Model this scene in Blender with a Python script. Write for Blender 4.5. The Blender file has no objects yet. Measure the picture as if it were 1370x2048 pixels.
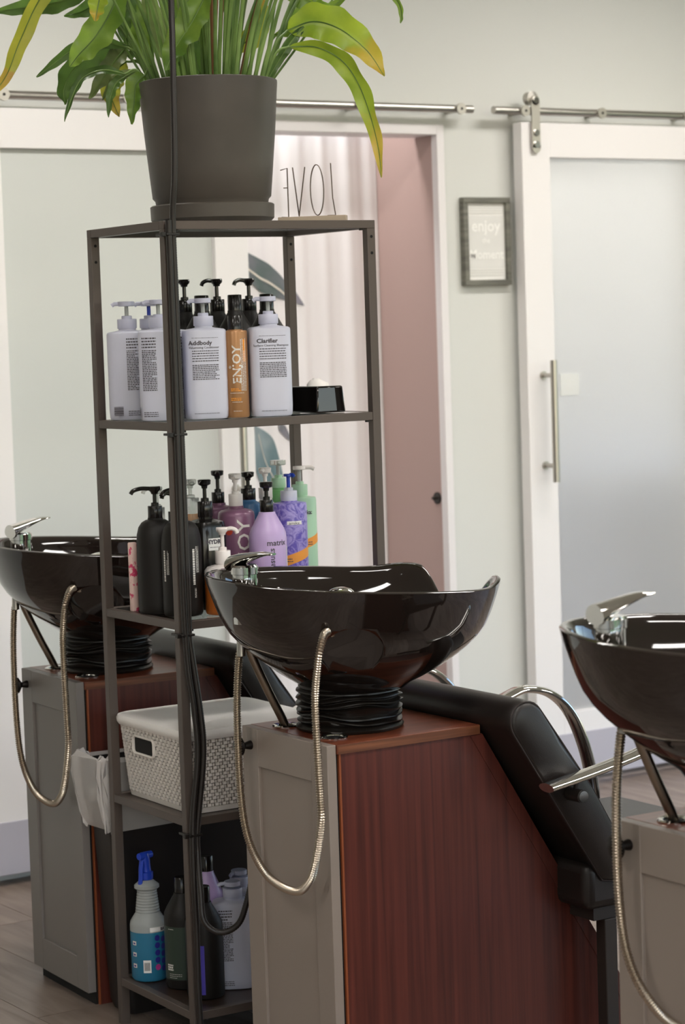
import bpy, bmesh, math, random
from mathutils import Vector, Matrix
from math import sin, cos, pi, radians, sqrt, atan2
random.seed(7)
sc = bpy.context.scene
COL = sc.collection
# ------------------------------------------------------------------ camera
cam_d = bpy.data.cameras.new('camera'); cam = bpy.data.objects.new('camera', cam_d); COL.objects.link(cam)
cam_d.sensor_fit = 'HORIZONTAL'; cam_d.sensor_width = 24.0
cam_d.lens = 24.0 * 4660.35 / 1370
cam_d.clip_start = 0.05; cam_d.clip_end = 200
cam.matrix_world = Matrix(((0.83149782, 0.07011779, -0.55108517, 0),
                           (-0.55456579, 0.04640717, -0.83084485, 0),
                           (-0.0326827, 0.99645866, 0.07747239, 1.51524),
                           (0, 0, 0, 1)))
cam_d.dof.use_dof = True; cam_d.dof.focus_distance = 4.62; cam_d.dof.aperture_fstop = 6.3
sc.camera = cam
# ------------------------------------------------------------------ view, world, lights
sc.view_settings.view_transform = 'Standard'; sc.view_settings.look = 'None'
sc.view_settings.gamma = 1.0; sc.view_settings.use_curve_mapping = False
sc.view_settings.exposure = 0.22
world = bpy.data.worlds.new('world'); sc.world = world; world.use_nodes = True
wn = world.node_tree.nodes; wl = world.node_tree.links
sky = wn.new('ShaderNodeTexSky'); sky.sky_type = 'NISHITA'; sky.sun_disc = False
sky.sun_elevation = radians(42); sky.sun_rotation = radians(200)
wl.new(sky.outputs[0], wn['Background'].inputs[0]); wn['Background'].inputs[1].default_value = 0.42

def area(name, loc, rot, sx, sy, power, color):
    d = bpy.data.lights.new(name, 'AREA'); d.shape = 'RECTANGLE'; d.size = sx; d.size_y = sy
    d.energy = power; d.color = color
    o = bpy.data.objects.new(name, d); o.location = loc; o.rotation_euler = rot; COL.objects.link(o); return o
LAMPS = [(-1.6, 0.4), (1.0, 0.4), (3.6, 0.4), (6.2, 0.4), (-0.4, 2.6), (2.0, 2.6), (4.4, 2.6), (6.8, 2.6), (2.6, 4.75), (5.0, 4.75)]
PANEL_E = 22.0
# ------------------------------------------------------------------ materials
def lin(c):
    c = c.lstrip('#'); r = [int(c[i:i+2], 16) / 255 for i in (0, 2, 4)]
    return tuple((x / 12.92 if x <= .04045 else ((x + .055) / 1.055) ** 2.4) for x in r) + (1,)
MATS = {}
def mat(name, col, rough=.5, metal=0, spec=.5, trans=0, ior=1.45, coat=0, emit=0, bump=0, bscale=60, alpha=1, sheen=0, sss=0):
    if name in MATS: return MATS[name]
    m = bpy.data.materials.new(name); m.use_nodes = True; MATS[name] = m
    b = m.node_tree.nodes['Principled BSDF']
    c = lin(col) if isinstance(col, str) else col
    b.inputs['Base Color'].default_value = c; b.inputs['Roughness'].default_value = rough
    b.inputs['Metallic'].default_value = metal; b.inputs['IOR'].default_value = ior
    b.inputs['Specular IOR Level'].default_value = spec
    b.inputs['Transmission Weight'].default_value = trans; b.inputs['Coat Weight'].default_value = coat
    b.inputs['Alpha'].default_value = alpha
    if sss:
        b.inputs['Subsurface Weight'].default_value = sss; b.inputs['Subsurface Radius'].default_value = (.01, .01, .01)
    if emit:
        b.inputs['Emission Color'].default_value = c; b.inputs['Emission Strength'].default_value = emit
    nt = m.node_tree
    if bump:
        t = nt.nodes.new('ShaderNodeTexNoise'); t.inputs['Scale'].default_value = bscale; t.inputs['Detail'].default_value = 4
        tc = nt.nodes.new('ShaderNodeTexCoord'); nt.links.new(tc.outputs['Object'], t.inputs['Vector'])
        bp = nt.nodes.new('ShaderNodeBump'); bp.inputs['Strength'].default_value = bump; bp.inputs['Distance'].default_value = .002
        nt.links.new(t.outputs[0], bp.inputs['Height']); nt.links.new(bp.outputs[0], b.inputs['Normal'])
    return m
def mixcol(m, ca, cb, scale=(1, 1, 1), nscale=5, detail=6, lo=.35, hi=.65, dist=0, rand=0, coords='Object'):
    """noise-driven colour between ca and cb"""
    nt = m.node_tree; b = nt.nodes['Principled BSDF']
    tc = nt.nodes.new('ShaderNodeTexCoord'); mp = nt.nodes.new('ShaderNodeMapping'); mp.inputs['Scale'].default_value = scale
    nt.links.new(tc.outputs[coords], mp.inputs[0])
    no = nt.nodes.new('ShaderNodeTexNoise'); no.inputs['Scale'].default_value = nscale; no.inputs['Detail'].default_value = detail
    no.inputs['Distortion'].default_value = dist
    if rand:
        oi = nt.nodes.new('ShaderNodeObjectInfo'); ad = nt.nodes.new('ShaderNodeVectorMath'); ad.operation = 'ADD'
        sc_ = nt.nodes.new('ShaderNodeMath'); sc_.operation = 'MULTIPLY'; sc_.inputs[1].default_value = 50
        nt.links.new(oi.outputs['Random'], sc_.inputs[0]); nt.links.new(mp.outputs[0], ad.inputs[0]); nt.links.new(sc_.outputs[0], ad.inputs[1])
        nt.links.new(ad.outputs[0], no.inputs[0])
    else:
        nt.links.new(mp.outputs[0], no.inputs[0])
    cr = nt.nodes.new('ShaderNodeValToRGB'); cr.color_ramp.elements[0].position = lo; cr.color_ramp.elements[1].position = hi
    cr.color_ramp.elements[0].color = lin(ca); cr.color_ramp.elements[1].color = lin(cb)
    nt.links.new(no.outputs[0], cr.inputs[0])
    out = cr.outputs[0]
    if rand:
        hs = nt.nodes.new('ShaderNodeHueSaturation'); mr = nt.nodes.new('ShaderNodeMapRange')
        mr.inputs[3].default_value = 1 - rand; mr.inputs[4].default_value = 1 + rand
        nt.links.new(oi.outputs['Random'], mr.inputs[0]); nt.links.new(mr.outputs[0], hs.inputs['Value'])
        nt.links.new(out, hs.inputs['Color']); out = hs.outputs[0]
    nt.links.new(out, b.inputs['Base Color'])
    return m
M_wall = mat('sage_wall_paint', '#D3D4D0', .55, bump=.05, bscale=300)
M_white = mat('white_door_paint', '#ECE9E9', .4)
M_trim = mat('white_trim_paint', '#E4E0E1', .4)
M_ceil = mat('ceiling_paint', '#E4E2DC', .8)
M_pink = mat('pink_wall_paint', '#B39A94', .6, bump=.05, bscale=300)
M_footband = mat('grey_lavender_band', '#B7B4BE', .45)  # lavender-grey band across the foot of each sliding door
M_frost = mat('frosted_glass_panel', '#CACDCA', .3, spec=.6)
M_frostthin = mat('thin_frosted_glass', '#E0DEDB', .45, trans=.68, spec=.5)
M_floor = mixcol(mat('oak_laminate', '#8c7b70', .38, spec=.5), '#6B5C53', '#94857A', (8, 1, 1), 3.2, 9, .3, .7, dist=.6, rand=.16)
M_joint = mat('floor_joint_dark', '#3a322d', .6)
M_steel = mat('brushed_steel', '#B9B5AE', .28, 1)
M_chrome = mat('chrome', '#D8D6D2', .07, 1)
M_hosem = mat('hose_steel', '#B3A798', .3, 1)
M_rodm = mat('aged_brass_rod', '#8C8072', .3, 1)
M_blackgl = mat('black_ceramic', '#1e1714', .05, spec=.6, coat=.4)
M_rubber = mat('black_rubber', '#16120f', .32, bump=.15, bscale=40)
M_vinyl = mat('black_vinyl', '#201b19', .38, bump=.12, bscale=500)
M_piping = mat('black_piping', '#2a201d', .4)
M_blackm = mat('black_steel', '#2b2522', .45)
M_knob = mat('bronze_knob', '#1d1816', .35, .6)
M_frame = mat('shelf_steel', '#584e48', .42, .25, bump=.05, bscale=200)
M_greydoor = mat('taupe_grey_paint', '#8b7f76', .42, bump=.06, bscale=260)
M_greydoor2 = mat('darker_grey_paint', '#76706c', .42, bump=.06, bscale=260)  # darker, cooler grey for the left cabinet door
M_wood = mixcol(mat('mahogany_laminate', '#5b2a22', .34, spec=.5), '#40201b', '#643229', (34, 34, .8), 2.4, 10, .25, .75, dist=.5)
M_woodtop = mixcol(mat('mahogany_top_laminate', '#6b382a', .28, spec=.5), '#512419', '#83472f', (2, 26, 20), 2.2, 9, .28, .72, dist=.4)
M_edge = mixcol(mat('walnut_edge_band', '#6b412c', .4), '#4e2c1d', '#7d4d33', (2, 2, 60), 2, 6, .3, .7)
M_pot = mixcol(mat('grey_clay_pot', '#4d4843', .48, bump=.12, bscale=35), '#443F3A', '#575049', (1, 1, 1), 4, 6, .3, .7)
M_soil = mat('potting_soil', '#2a211a', .9, bump=1, bscale=80)
M_glass = mat('clear_glass', '#E8F0EE', .02, trans=1, ior=1.45)
M_cable = mat('black_cable', '#231e1b', .4)
M_tie = mat('black_cable_tie', '#191513', .35)
M_paper = mat('white_paper', '#E8E6E3', .6)
M_bw = mat('periwinkle_white_plastic', '#C9CAD9', .3, sss=.1)
M_bw2 = mat('lilac_white_plastic', '#BFC0D3', .3)
M_ink = mat('dark_grey_ink', '#4a454c', .5)
M_inkw = mat('white_ink', '#D9D5CF', .5)
M_blackp = mat('gloss_black_plastic', '#191614', .18)
M_blackmatte = mat('matte_black_plastic', '#1c1917', .5, spec=.35)
M_gold = mat('bronze_gold_plastic', '#A87B52', .3, .3)
M_orange = mat('orange_ink', '#E39438', .5)
M_orangeb = mat('orange_plastic', '#C0692A', .3)
M_mauve = mat('mauve_plastic', '#7d5770', .28, .1)
M_lav = mat('lavender_plastic', '#BBA3CF', .28, sss=.1)
M_violet = mixcol(mat('violet_printed_plastic', '#7a69b4', .3), '#5C4EA8', '#9A8CCB', (1, 1, 1), 40, 3, .42, .58, dist=2.5)
M_green = mat('mint_plastic', '#A9CDAF', .3, sss=.1)
M_greenb = mat('green_liquid_plastic', '#6DA86A', .3)
M_bluep = mat('cobalt_plastic', '#2443B5', .25)
M_bluec = mat('steel_blue_plastic', '#3f6790', .25)
M_clear = mat('frosty_clear_plastic', '#DCE0DC', .18, trans=.75, ior=1.3)
M_amber = mat('amber_clear_plastic', '#D9B08C', .2, trans=.55, ior=1.3)
M_pinkl = mat('pink_liquid_plastic', '#E6C9C0', .2, trans=.45, ior=1.3)
M_whitep = mat('white_plastic', '#E6DEDA', .3)
M_natural = mat('natural_plastic', '#B9BDBB', .3, trans=.35, ior=1.3)
M_cleaner = mat('blue_cleaner_plastic', '#2c7291', .25, spec=.5)
M_navy = mat('navy_ink', '#2a2a80', .4)
M_magenta = mat('magenta_ink', '#b03a8a', .4)
M_darkgreen = mat('dark_green_label', '#2c3a30', .45)
M_purpleink = mat('purple_ink', '#4a3fa0', .4)
M_pinktube = mixcol(mat('pink_patterned_card', '#E8BFB8', .5), '#E9C8C0', '#D3446A', (1, 1, 1), 60, 2, .56, .6)
M_red = mat('red_sticker', '#B5432F', .5)
M_tissue = mat('tissue_paper', '#EFEAE6', .8)
M_basket = mat('white_woven_plastic', '#D9D2CB', .45)
M_basketin = mat('basket_inner_shade', '#51463f', .7)
M_lid = mixcol(mat('stained_white_lid', '#E3DEDA', .4), '#E4E0DC', '#B08A5C', (1, 1, 1), 9, 5, .66, .82)
M_bin = mat('black_bin_plastic', '#1f1a18', .45)
M_liner = mat('clear_bin_liner', '#E6E1DD', .2, alpha=.5)
M_wire = mat('rusty_brass_wire', '#5b4433', .4, .7)
M_driftwood = mat('pale_wood_block', '#B3A28F', .6)
M_curtain = mat('white_curtain_fabric', '#E9E6E8', .8, trans=0)
M_leafgrey = mixcol(mat('grey_green_print', '#6d7276', .8), '#5C6A68', '#8A8592', (1, 1, 1), 6, 3, .35, .65)
M_leafteal = mixcol(mat('teal_print', '#6c8288', .8), '#5b7880', '#8d9ca0', (1, 1, 1), 8, 3, .35, .65)
M_rib = mat('cream_print', '#D8D2C8', .8)
M_stem = mixcol(mat('leaf_stem', '#5f7f3a', .45), '#46632a', '#86a35a', (1, 1, 1), 9, 3)
M_stemr = mat('reddish_stem', '#7a5136', .5)
M_lampframe = mat('lamp_frame', '#E8E8E8', .5)
M_lamp = mat('lamp_diffuser', (1.0, .955, .905, 1), .5, emit=PANEL_E)
M_winframe = mat('window_frame_dark', '#3b3b3d', .4)
M_grass = mat('outdoor_grass', '#5d7f3c', .9)
M_picframe = mixcol(mat('grey_wood_frame', '#6b6a62', .5), '#5c5b54', '#7a796f', (2, 2, 20), 4, 5)
M_dark = mat('dark_cavity', '#0c0a09', .8)
def leafmat(name, c1, c2, tip=None):
    m = mat(name, c1, .36); mixcol(m, c1, c2, (1, 1, 1), 14, 4, .35, .65)
    nt = m.node_tree; b = nt.nodes['Principled BSDF']
    if tip:
        # vertex-colour free: UV.y runs along the blade; the tip and edge of an old leaf yellow
        uv = nt.nodes.new('ShaderNodeTexCoord'); sp = nt.nodes.new('ShaderNodeSeparateXYZ'); nt.links.new(uv.outputs['UV'], sp.inputs[0])
        no = nt.nodes.new('ShaderNodeTexNoise'); no.inputs['Scale'].default_value = 22; nt.links.new(uv.outputs['Object'], no.inputs[0])
        ad = nt.nodes.new('ShaderNodeMath'); ad.operation = 'MULTIPLY_ADD'; ad.inputs[1].default_value = .45
        nt.links.new(no.outputs[0], ad.inputs[0]); nt.links.new(sp.outputs[1], ad.inputs[2])
        cr = nt.nodes.new('ShaderNodeValToRGB'); e = cr.color_ramp.elements
        e[0].position = tip[0]; e[0].color = (0, 0, 0, 1); e[1].position = tip[1]; e[1].color = (1, 1, 1, 1)
        nt.links.new(ad.outputs[0], cr.inputs[0])
        mx = nt.nodes.new('ShaderNodeMix'); mx.data_type = 'RGBA'
        src = b.inputs['Base Color'].links[0].from_socket
        nt.links.new(cr.outputs[0], mx.inputs['Factor']); nt.links.new(src, mx.inputs['A']); mx.inputs['B'].default_value = lin(tip[2])
        nt.links.new(mx.outputs['Result'], b.inputs['Base Color'])
    # light shines through a leaf
    tr = nt.nodes.new('ShaderNodeBsdfTranslucent'); ms = nt.nodes.new('ShaderNodeMixShader'); ms.inputs[0].default_value = .3
    tr.inputs[0].default_value = lin(c2)
    out = nt.nodes['Material Output']
    nt.links.new(b.outputs[0], ms.inputs[1]); nt.links.new(tr.outputs[0], ms.inputs[2]); nt.links.new(ms.outputs[0], out.inputs[0])
    return m
LM = {'d': leafmat('dark_leaf', '#3f5a2a', '#5a7838'), 'm': leafmat('green_leaf', '#557a2c', '#84a040', (1.05, 1.2, '#C9B04A')),
      'y': leafmat('yellowing_leaf', '#8b9a32', '#b6b545', (.95, 1.2, '#C08A4A')),
      'b': leafmat('bright_leaf', '#7f9e2c', '#a6bb3e', (.85, 1.15, '#D8B04C')),
      'g': leafmat('grey_green_leaf', '#55663f', '#7d8b55')}
# ------------------------------------------------------------------ mesh helpers
class MB:
    def __init__(s): s.v = []; s.f = []; s.uv = None
    def add(s, vs, fs):
        n = len(s.v); s.v += [tuple(v) for v in vs]; s.f += [tuple(i + n for i in f) for f in fs]; return s
    def box(s, x0, x1, y0, y1, z0, z1):
        return s.add([(x0,y0,z0),(x1,y0,z0),(x1,y1,z0),(x0,y1,z0),(x0,y0,z1),(x1,y0,z1),(x1,y1,z1),(x0,y1,z1)],
              [(0,3,2,1),(4,5,6,7),(0,1,5,4),(1,2,6,5),(2,3,7,6),(3,0,4,7)])
    def lathe(s, prof, n=32, cx=0, cy=0, cap=True, th=0):
        """prof rows (r, z[, exponent[, squash_y]]) bottom to top; exponent>2 gives a squarer section"""
        vs = []; fs = []
        for row in prof:
            r, z = row[0], row[1]; e = row[2] if len(row) > 2 else 2; q = row[3] if len(row) > 3 else 1
            for i in range(n):
                a = 2 * pi * i / n; k = r if e == 2 else r * (abs(cos(a)) ** e + abs(sin(a)) ** e) ** (-1 / e)
                x, y = k * cos(a), k * sin(a) * q
                vs.append((cx + x * cos(th) - y * sin(th), cy + x * sin(th) + y * cos(th), z))
        m = len(prof)
        for j in range(m - 1):
            for i in range(n):
                a = j * n + i; b = j * n + (i + 1) % n; fs.append((a, b, b + n, a + n))
        if cap:
            fs.append(tuple(range(n - 1, -1, -1))); fs.append(tuple((m - 1) * n + i for i in range(n)))
        return s.add(vs, fs)
    def sweep(s, pts, r, n=8, cap=True, rs=None, flat=None, up=None):
        """tube along pts; rs = radius per point; flat=(a,b) elliptical section, up = vector that 'a' follows"""
        P = [Vector(p) for p in pts]; m = len(P); vs = []; fs = []
        T = [(P[min(i+1, m-1)] - P[max(i-1, 0)]).normalized() for i in range(m)]
        ref = Vector(up) if up else (Vector((0, 0, 1)) if abs(T[0].z) < .9 else Vector((1, 0, 0)))
        N = (ref - T[0] * ref.dot(T[0])).normalized()
        for i in range(m):
            if up: N = (ref - T[i] * ref.dot(T[i])).normalized()
            else: N = (N - T[i] * N.dot(T[i])).normalized()
            B = T[i].cross(N); rr = rs[i] if rs else r
            for k in range(n):
                a = 2 * pi * k / n
                if flat: v = P[i] + N * cos(a) * flat[0] + B * sin(a) * flat[1]
                else: v = P[i] + (N * cos(a) + B * sin(a)) * rr
                vs.append(v)
        for j in range(m - 1):
            for i in range(n):
                a = j * n + i; b = j * n + (i + 1) % n; fs.append((a, b, b + n, a + n))
        if cap: fs.append(tuple(range(n - 1, -1, -1))); fs.append(tuple((m - 1) * n + i for i in range(n)))
        return s.add(vs, fs)
    def prism(s, poly, y0, y1):
        """poly of (x,z) extruded from y0 to y1"""
        n = len(poly); vs = [(x, y0, z) for x, z in poly] + [(x, y1, z) for x, z in poly]
        fs = [tuple(range(n)), tuple(range(2 * n - 1, n - 1, -1))] + [(i, i + n, (i + 1) % n + n, (i + 1) % n) for i in range(n)]
        return s.add(vs, fs)
    def disc(s, c, axis, r, h, n=24):
        """cylinder from c along axis by h"""
        c = Vector(c); axis = Vector(axis).normalized(); return s.sweep([c, c + axis * h], r, n)
    def build(s, name, m, parent=None, smooth=True, bevel=0, loc=None, seg=2, angle=40):
        me = bpy.data.meshes.new(name); me.from_pydata(s.v, [], s.f); me.update()
        bm = bmesh.new(); bm.from_mesh(me); bmesh.ops.recalc_face_normals(bm, faces=bm.faces)
        bm.to_mesh(me); bm.free()
        o = bpy.data.objects.new(name, me); COL.objects.link(o)
        me.materials.append(m)
        if smooth:
            me.polygons.foreach_set('use_smooth', [True] * len(me.polygons))
            try: me.set_sharp_from_angle(angle=radians(angle))
            except Exception: pass
        if bevel:
            b = o.modifiers.new('bevel', 'BEVEL'); b.width = bevel; b.segments = seg; b.limit_method = 'ANGLE'; b.angle_limit = radians(35)
            b.harden_normals = False
        if parent: o.parent = parent
        if loc: o.location = loc
        return o
def tag(o, label=None, cat=None, group=None, kind=None):
    if label: o['label'] = label
    if cat: o['category'] = cat
    if group: o['group'] = group
    if kind: o['kind'] = kind
    return o
def empty(name, loc=(0, 0, 0), rz=0, label=None, cat=None, group=None, kind=None):
    o = bpy.data.objects.new(name, None); o.location = loc; o.rotation_euler = (0, 0, rz); o.empty_display_size = .1
    COL.objects.link(o); return tag(o, label, cat, group, kind)
def copy_tree(o, parent=None):
    c = o.copy(); COL.objects.link(c)
    if parent: c.parent = parent
    for ch in [x for x in bpy.data.objects if x.parent == o]: copy_tree(ch, c)
    return c
def spline(P, k=8):
    """Catmull-Rom through P"""
    P = [Vector(p) for p in P]; Q = [P[0] * 2 - P[1]] + P + [P[-1] * 2 - P[-2]]; out = []
    for i in range(1, len(Q) - 2):
        a, b, c, d = Q[i-1], Q[i], Q[i+1], Q[i+2]
        for j in range(k):
            t = j / k
            out.append(.5 * ((2 * b) + (c - a) * t + (2*a - 5*b + 4*c - d) * t*t + (3*b - 3*c + d - a) * t**3))
    out.append(P[-1]); return out
def resample(P, step):
    out = [P[0]]; acc = 0
    for a, b in zip(P, P[1:]):
        L = (b - a).length
        while acc + L >= step:
            t = (step - acc) / L; a = a.lerp(b, t); L = (b - a).length; out.append(a); acc = 0
        acc += L
    return out
def text_mesh(s, size, rot=False, thick=.0003, align='CENTER', sx=1.0, off=0.0):
    """(verts, faces): text in the xy plane, z = thickness; rot = reads bottom to top"""
    cu = bpy.data.curves.new('txt', 'FONT'); cu.body = s; cu.size = size; cu.align_x = align; cu.align_y = 'CENTER'
    cu.resolution_u = 2; cu.extrude = thick / 2; cu.offset = off
    o = bpy.data.objects.new('txt', cu); COL.objects.link(o)
    dg = bpy.context.evaluated_depsgraph_get(); me = bpy.data.meshes.new_from_object(o.evaluated_get(dg))
    vs = [tuple(v.co) for v in me.vertices]; fs = [tuple(p.vertices) for p in me.polygons]
    bpy.data.objects.remove(o); bpy.data.curves.remove(cu); bpy.data.meshes.remove(me)
    vs = [(x * sx, y, z) for x, y, z in vs]
    if rot: vs = [(-y, x, z) for x, y, z in vs]
    return vs, fs
def sect(r, e, a, th=0):
    a = a - th
    return r if e == 2 else r * (abs(cos(a)) ** e + abs(sin(a)) ** e) ** (-1 / e)
def onside(r, e, a, th, lift):
    """point on a bottle side; e may be (exponent, squash in y)"""
    q = 1
    if isinstance(e, tuple): e, q = e
    k = sect(r, e, a, th) + lift; x, y = k * cos(a - th), (k - lift) * sin(a - th) * q + lift * sin(a - th)
    return x * cos(th) - y * sin(th), x * sin(th) + y * cos(th)
def wrap(vs, r, az, z0, e=2, th=0, lift=.0006):
    """lay flat verts on a bottle side: x along the side, y up"""
    out = []
    for x, y, z in vs:
        px, py = onside(r, e, az + x / r, th, lift + z); out.append((px, py, z0 + y))
    return out
def print_text(p, s, size, r, az, z0, m, rot=False, e=2, th=0, name='lettering', sx=1.0, off=0.0, sub=True):
    vs, fs = text_mesh(s, size, rot, sx=sx, off=off)
    b = MB(); b.add(wrap(vs, r, az, z0, e, th), fs); return b.build(name, m, p, smooth=False)
def micro(p, r, az, ztop, width, lines, pitch, m, e=2, th=0, seed=1, h=.45, name='small_print', vert=False):
    """rows of tiny word-like bars, as printed ingredients text"""
    rnd = random.Random(seed); vs = []; fs = []
    for i in range(lines):
        x = -width / 2; y = -i * pitch; end = width / 2 * (1 if rnd.random() < .75 else rnd.uniform(.2, .9))
        while x < end:
            w = min(rnd.uniform(.0015, .0055), end - x)
            if w > .0006:
                q = [(x, y), (x + w, y), (x + w, y + pitch * h), (x, y + pitch * h)]
                if vert: q = [(-b, a) for a, b in q]
                n = len(vs); vs += [(a, b, 0) for a, b in q]; fs.append((n, n+1, n+2, n+3))
            x += w + .0009
    b = MB(); b.add(wrap(vs, r, az, ztop, e, th), fs); return b.build(name, m, p, smooth=False)
def patch(p, r, az, z0, z1, halfw, m, e=2, th=0, lift=.0004, name='label', nx=10, slant=0):
    """curved label from z0 to z1, +-halfw along the side"""
    vs = []; fs = []
    for j in range(2):
        for i in range(nx + 1):
            x = -halfw + 2 * halfw * i / nx; vs.append((x, (z1 if j else z0) + slant * (x / halfw), 0))
    for i in range(nx): fs.append((i, i + 1, i + nx + 2, i + nx + 1))
    b = MB(); b.add(wrap(vs, r, az, 0, e, th, lift), fs); return b.build(name, m, p, smooth=True)
CAMAZ = atan2(-4.3, -2.5)
# ------------------------------------------------------------------ the room
def struct(o): o['kind'] = 'structure'; return o
WY = 5.95; CZ = 2.95; X0, X1, YN = -3.6, 8.6, -2.6
fl = empty('floor', kind='structure')
MB().box(X0, X1, YN, 7.4, -.06, -.006).build('subfloor', M_joint, fl, smooth=False)
rp = random.Random(5)
def plank(x, ya, yb, first=[None]):
    b = MB().box(x + .001, x + .1965, ya + .001, yb - .001, -.006, 0)
    return b.build('plank', M_floor, fl, smooth=False)
XS = 2.6305 - .1975 * 4
joints = {1: 4.676, 2: 4.676, 3: 5.49}
for i in range(24):
    x = XS + i * .1975; y = 5.95 if i != 3 else 5.95
    off = {0: 4.1, 1: 5.2, 2: 4.676, 3: 5.49, 4: 4.9}.get(i, 4.3 + rp.random() * 1.3)
    ys = [off]
    while ys[0] > 2.2: ys.insert(0, ys[0] - 1.25)
    while ys[-1] < 5.95: ys.append(min(ys[-1] + 1.25, 5.95))
    for a, b_ in zip(ys, ys[1:]): plank(x, a, b_)
# rest of the floor, out of sight: boards joined into one sheet per side
lo = MB()
def sheet(x0, x1, y0, y1):
    x = x0
    while x < x1 - .01:
        lo.box(x + .001, min(x + .1965, x1), y0, y1, -.006, 0); x += .1975
sheet(X0, XS - .001, YN, WY); sheet(XS + 24 * .1975, X1, YN, WY); sheet(XS, XS + 24 * .1975, YN, 1.0)
sheet(3.4, 4.6, WY + .001, 7.3)
o = lo.build('floorboards', M_floor, fl, smooth=False); o['kind'] = 'stuff'
# far wall with its doorway
OX0, OX1, OZ = 3.30, 4.42, 2.128
RX0, RX1, RZ = 4.72, 5.45, 2.09
b = MB(); b.box(X0, OX0, WY, WY + .12, 0, CZ); b.box(OX1, RX0, WY, WY + .12, 0, CZ); b.box(OX0, OX1, WY, WY + .12, OZ, CZ)
b.box(RX1, X1, WY, WY + .12, 0, CZ); b.box(RX0, RX1, WY, WY + .12, RZ, CZ); b.box(4.36, OX1, WY, WY + .0028, 0, OZ)
struct(b.build('wall_far', M_wall, smooth=False))
struct(MB().box(X0 - .1, X0, YN, WY, 0, CZ).build('wall_left', M_wall, smooth=False))
b = MB(); b.box(X1, X1 + .1, YN, WY + .12, 0, .35); b.box(X1, X1 + .1, YN, WY + .12, 2.55, CZ); b.box(X1, X1 + .1, YN, -1.9, .35, 2.55); b.box(X1, X1 + .1, 5.2, WY + .12, .35, 2.55)
b.box(X1, X1 + .1, 1.55, 1.85, .35, 2.55)
struct(b.build('wall_right', M_wall, smooth=False))
b = MB(); b.box(X0, X1, YN - .1, YN, 0, .3); b.box(X0, X1, YN - .1, YN, 2.55, CZ)
for xa, xb in ((X0, -2.6), (-.2, .2), (2.6, 3.0), (5.4, 5.8), (8.2, X1)): b.box(xa, xb, YN - .1, YN, .3, 2.55)
struct(b.build('wall_near', M_wall, smooth=False))
struct(MB().box(X0, X1, YN, WY + .12, CZ, CZ + .1).build('ceiling', M_ceil, smooth=False))
wi = 0
for xa, xb in ((-2.6, -.2), (.2, 2.6), (3.0, 5.4), (5.8, 8.2)):
    wi += 1; w_ = empty('window_%d' % wi, (xa, YN - .05, .3), kind='structure'); L = xb - xa; Hh = 2.25
    f = MB(); t = .05
    f.box(0, L, -.03, .03, 0, t).box(0, L, -.03, .03, Hh - t, Hh).box(0, t, -.03, .03, t, Hh - t).box(L - t, L, -.03, .03, t, Hh - t).box(L/2 - t/2, L/2 + t/2, -.03, .03, t, Hh - t)
    f.build('window_frame', M_winframe, w_, smooth=False)
for ya, yb in ((-1.9, 1.55), (1.85, 5.2)):
    wi += 1; w_ = empty('window_%d' % wi, (X1 + .05, ya, .35), kind='structure'); L = yb - ya; Hh = 2.2
    f = MB(); t = .05
    f.box(-.03, .03, 0, L, 0, t).box(-.03, .03, 0, L, Hh - t, Hh).box(-.03, .03, 0, t, t, Hh - t).box(-.03, .03, L - t, L, t, Hh - t).box(-.03, .03, L/2 - t/2, L/2 + t/2, t, Hh - t)
    f.build('window_frame', M_winframe, w_, smooth=False)
# ceiling lights
for x, y in LAMPS:
    l = empty('ceiling_light', (x, y, CZ), label='flat warm ceiling light panel in a white frame', cat='ceiling light', group='ceiling light panels')
    f = MB(); a, c = .62, .17; f.box(-a, a, -c, -c + .02, -.03, 0).box(-a, a, c - .02, c, -.03, 0).box(-a, -a + .02, -c + .02, c - .02, -.03, 0).box(a - .02, a, -c + .02, c - .02, -.03, 0)
    f.build('lamp_frame', M_lampframe, l, smooth=False)
    MB().box(-a + .02, a - .02, -c + .02, c - .02, -.022, -.015).build('diffuser', M_lamp, l, smooth=False)
# ground outside the windows
tag(MB().box(-40, 40, -60, YN - .3, -.3, -.2).build('ground_outside', M_grass, smooth=False), kind='structure')
tag(MB().box(X1 + .3, 60, YN - .3, 40, -.3, -.2).build('ground_outside', M_grass, smooth=False), kind='structure')
# room behind the doorway
struct(MB().box(4.345, 4.42, WY + .003, 7.3, 0, 2.6).build('wall_inner_right', M_pink, smooth=False))
struct(MB().box(3.2, 3.28, WY + .12, 7.3, 0, 2.6).build('wall_inner_left', M_pink, smooth=False))
struct(MB().box(3.2, 4.42, 7.3, 7.38, 0, 2.6).build('wall_inner_far', M_pink, smooth=False))
struct(MB().box(3.2, 4.42, WY + .12, 7.38, 2.6, 2.68).build('ceiling_inner', M_ceil, smooth=False))
area('inner_room_fill_light', (3.75, 6.18, 2.55), (radians(-12), 0, 0), .9, .12, 7, (1, .98, .97))  # unseen lamp added to light the curtain and the pink walls
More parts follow.
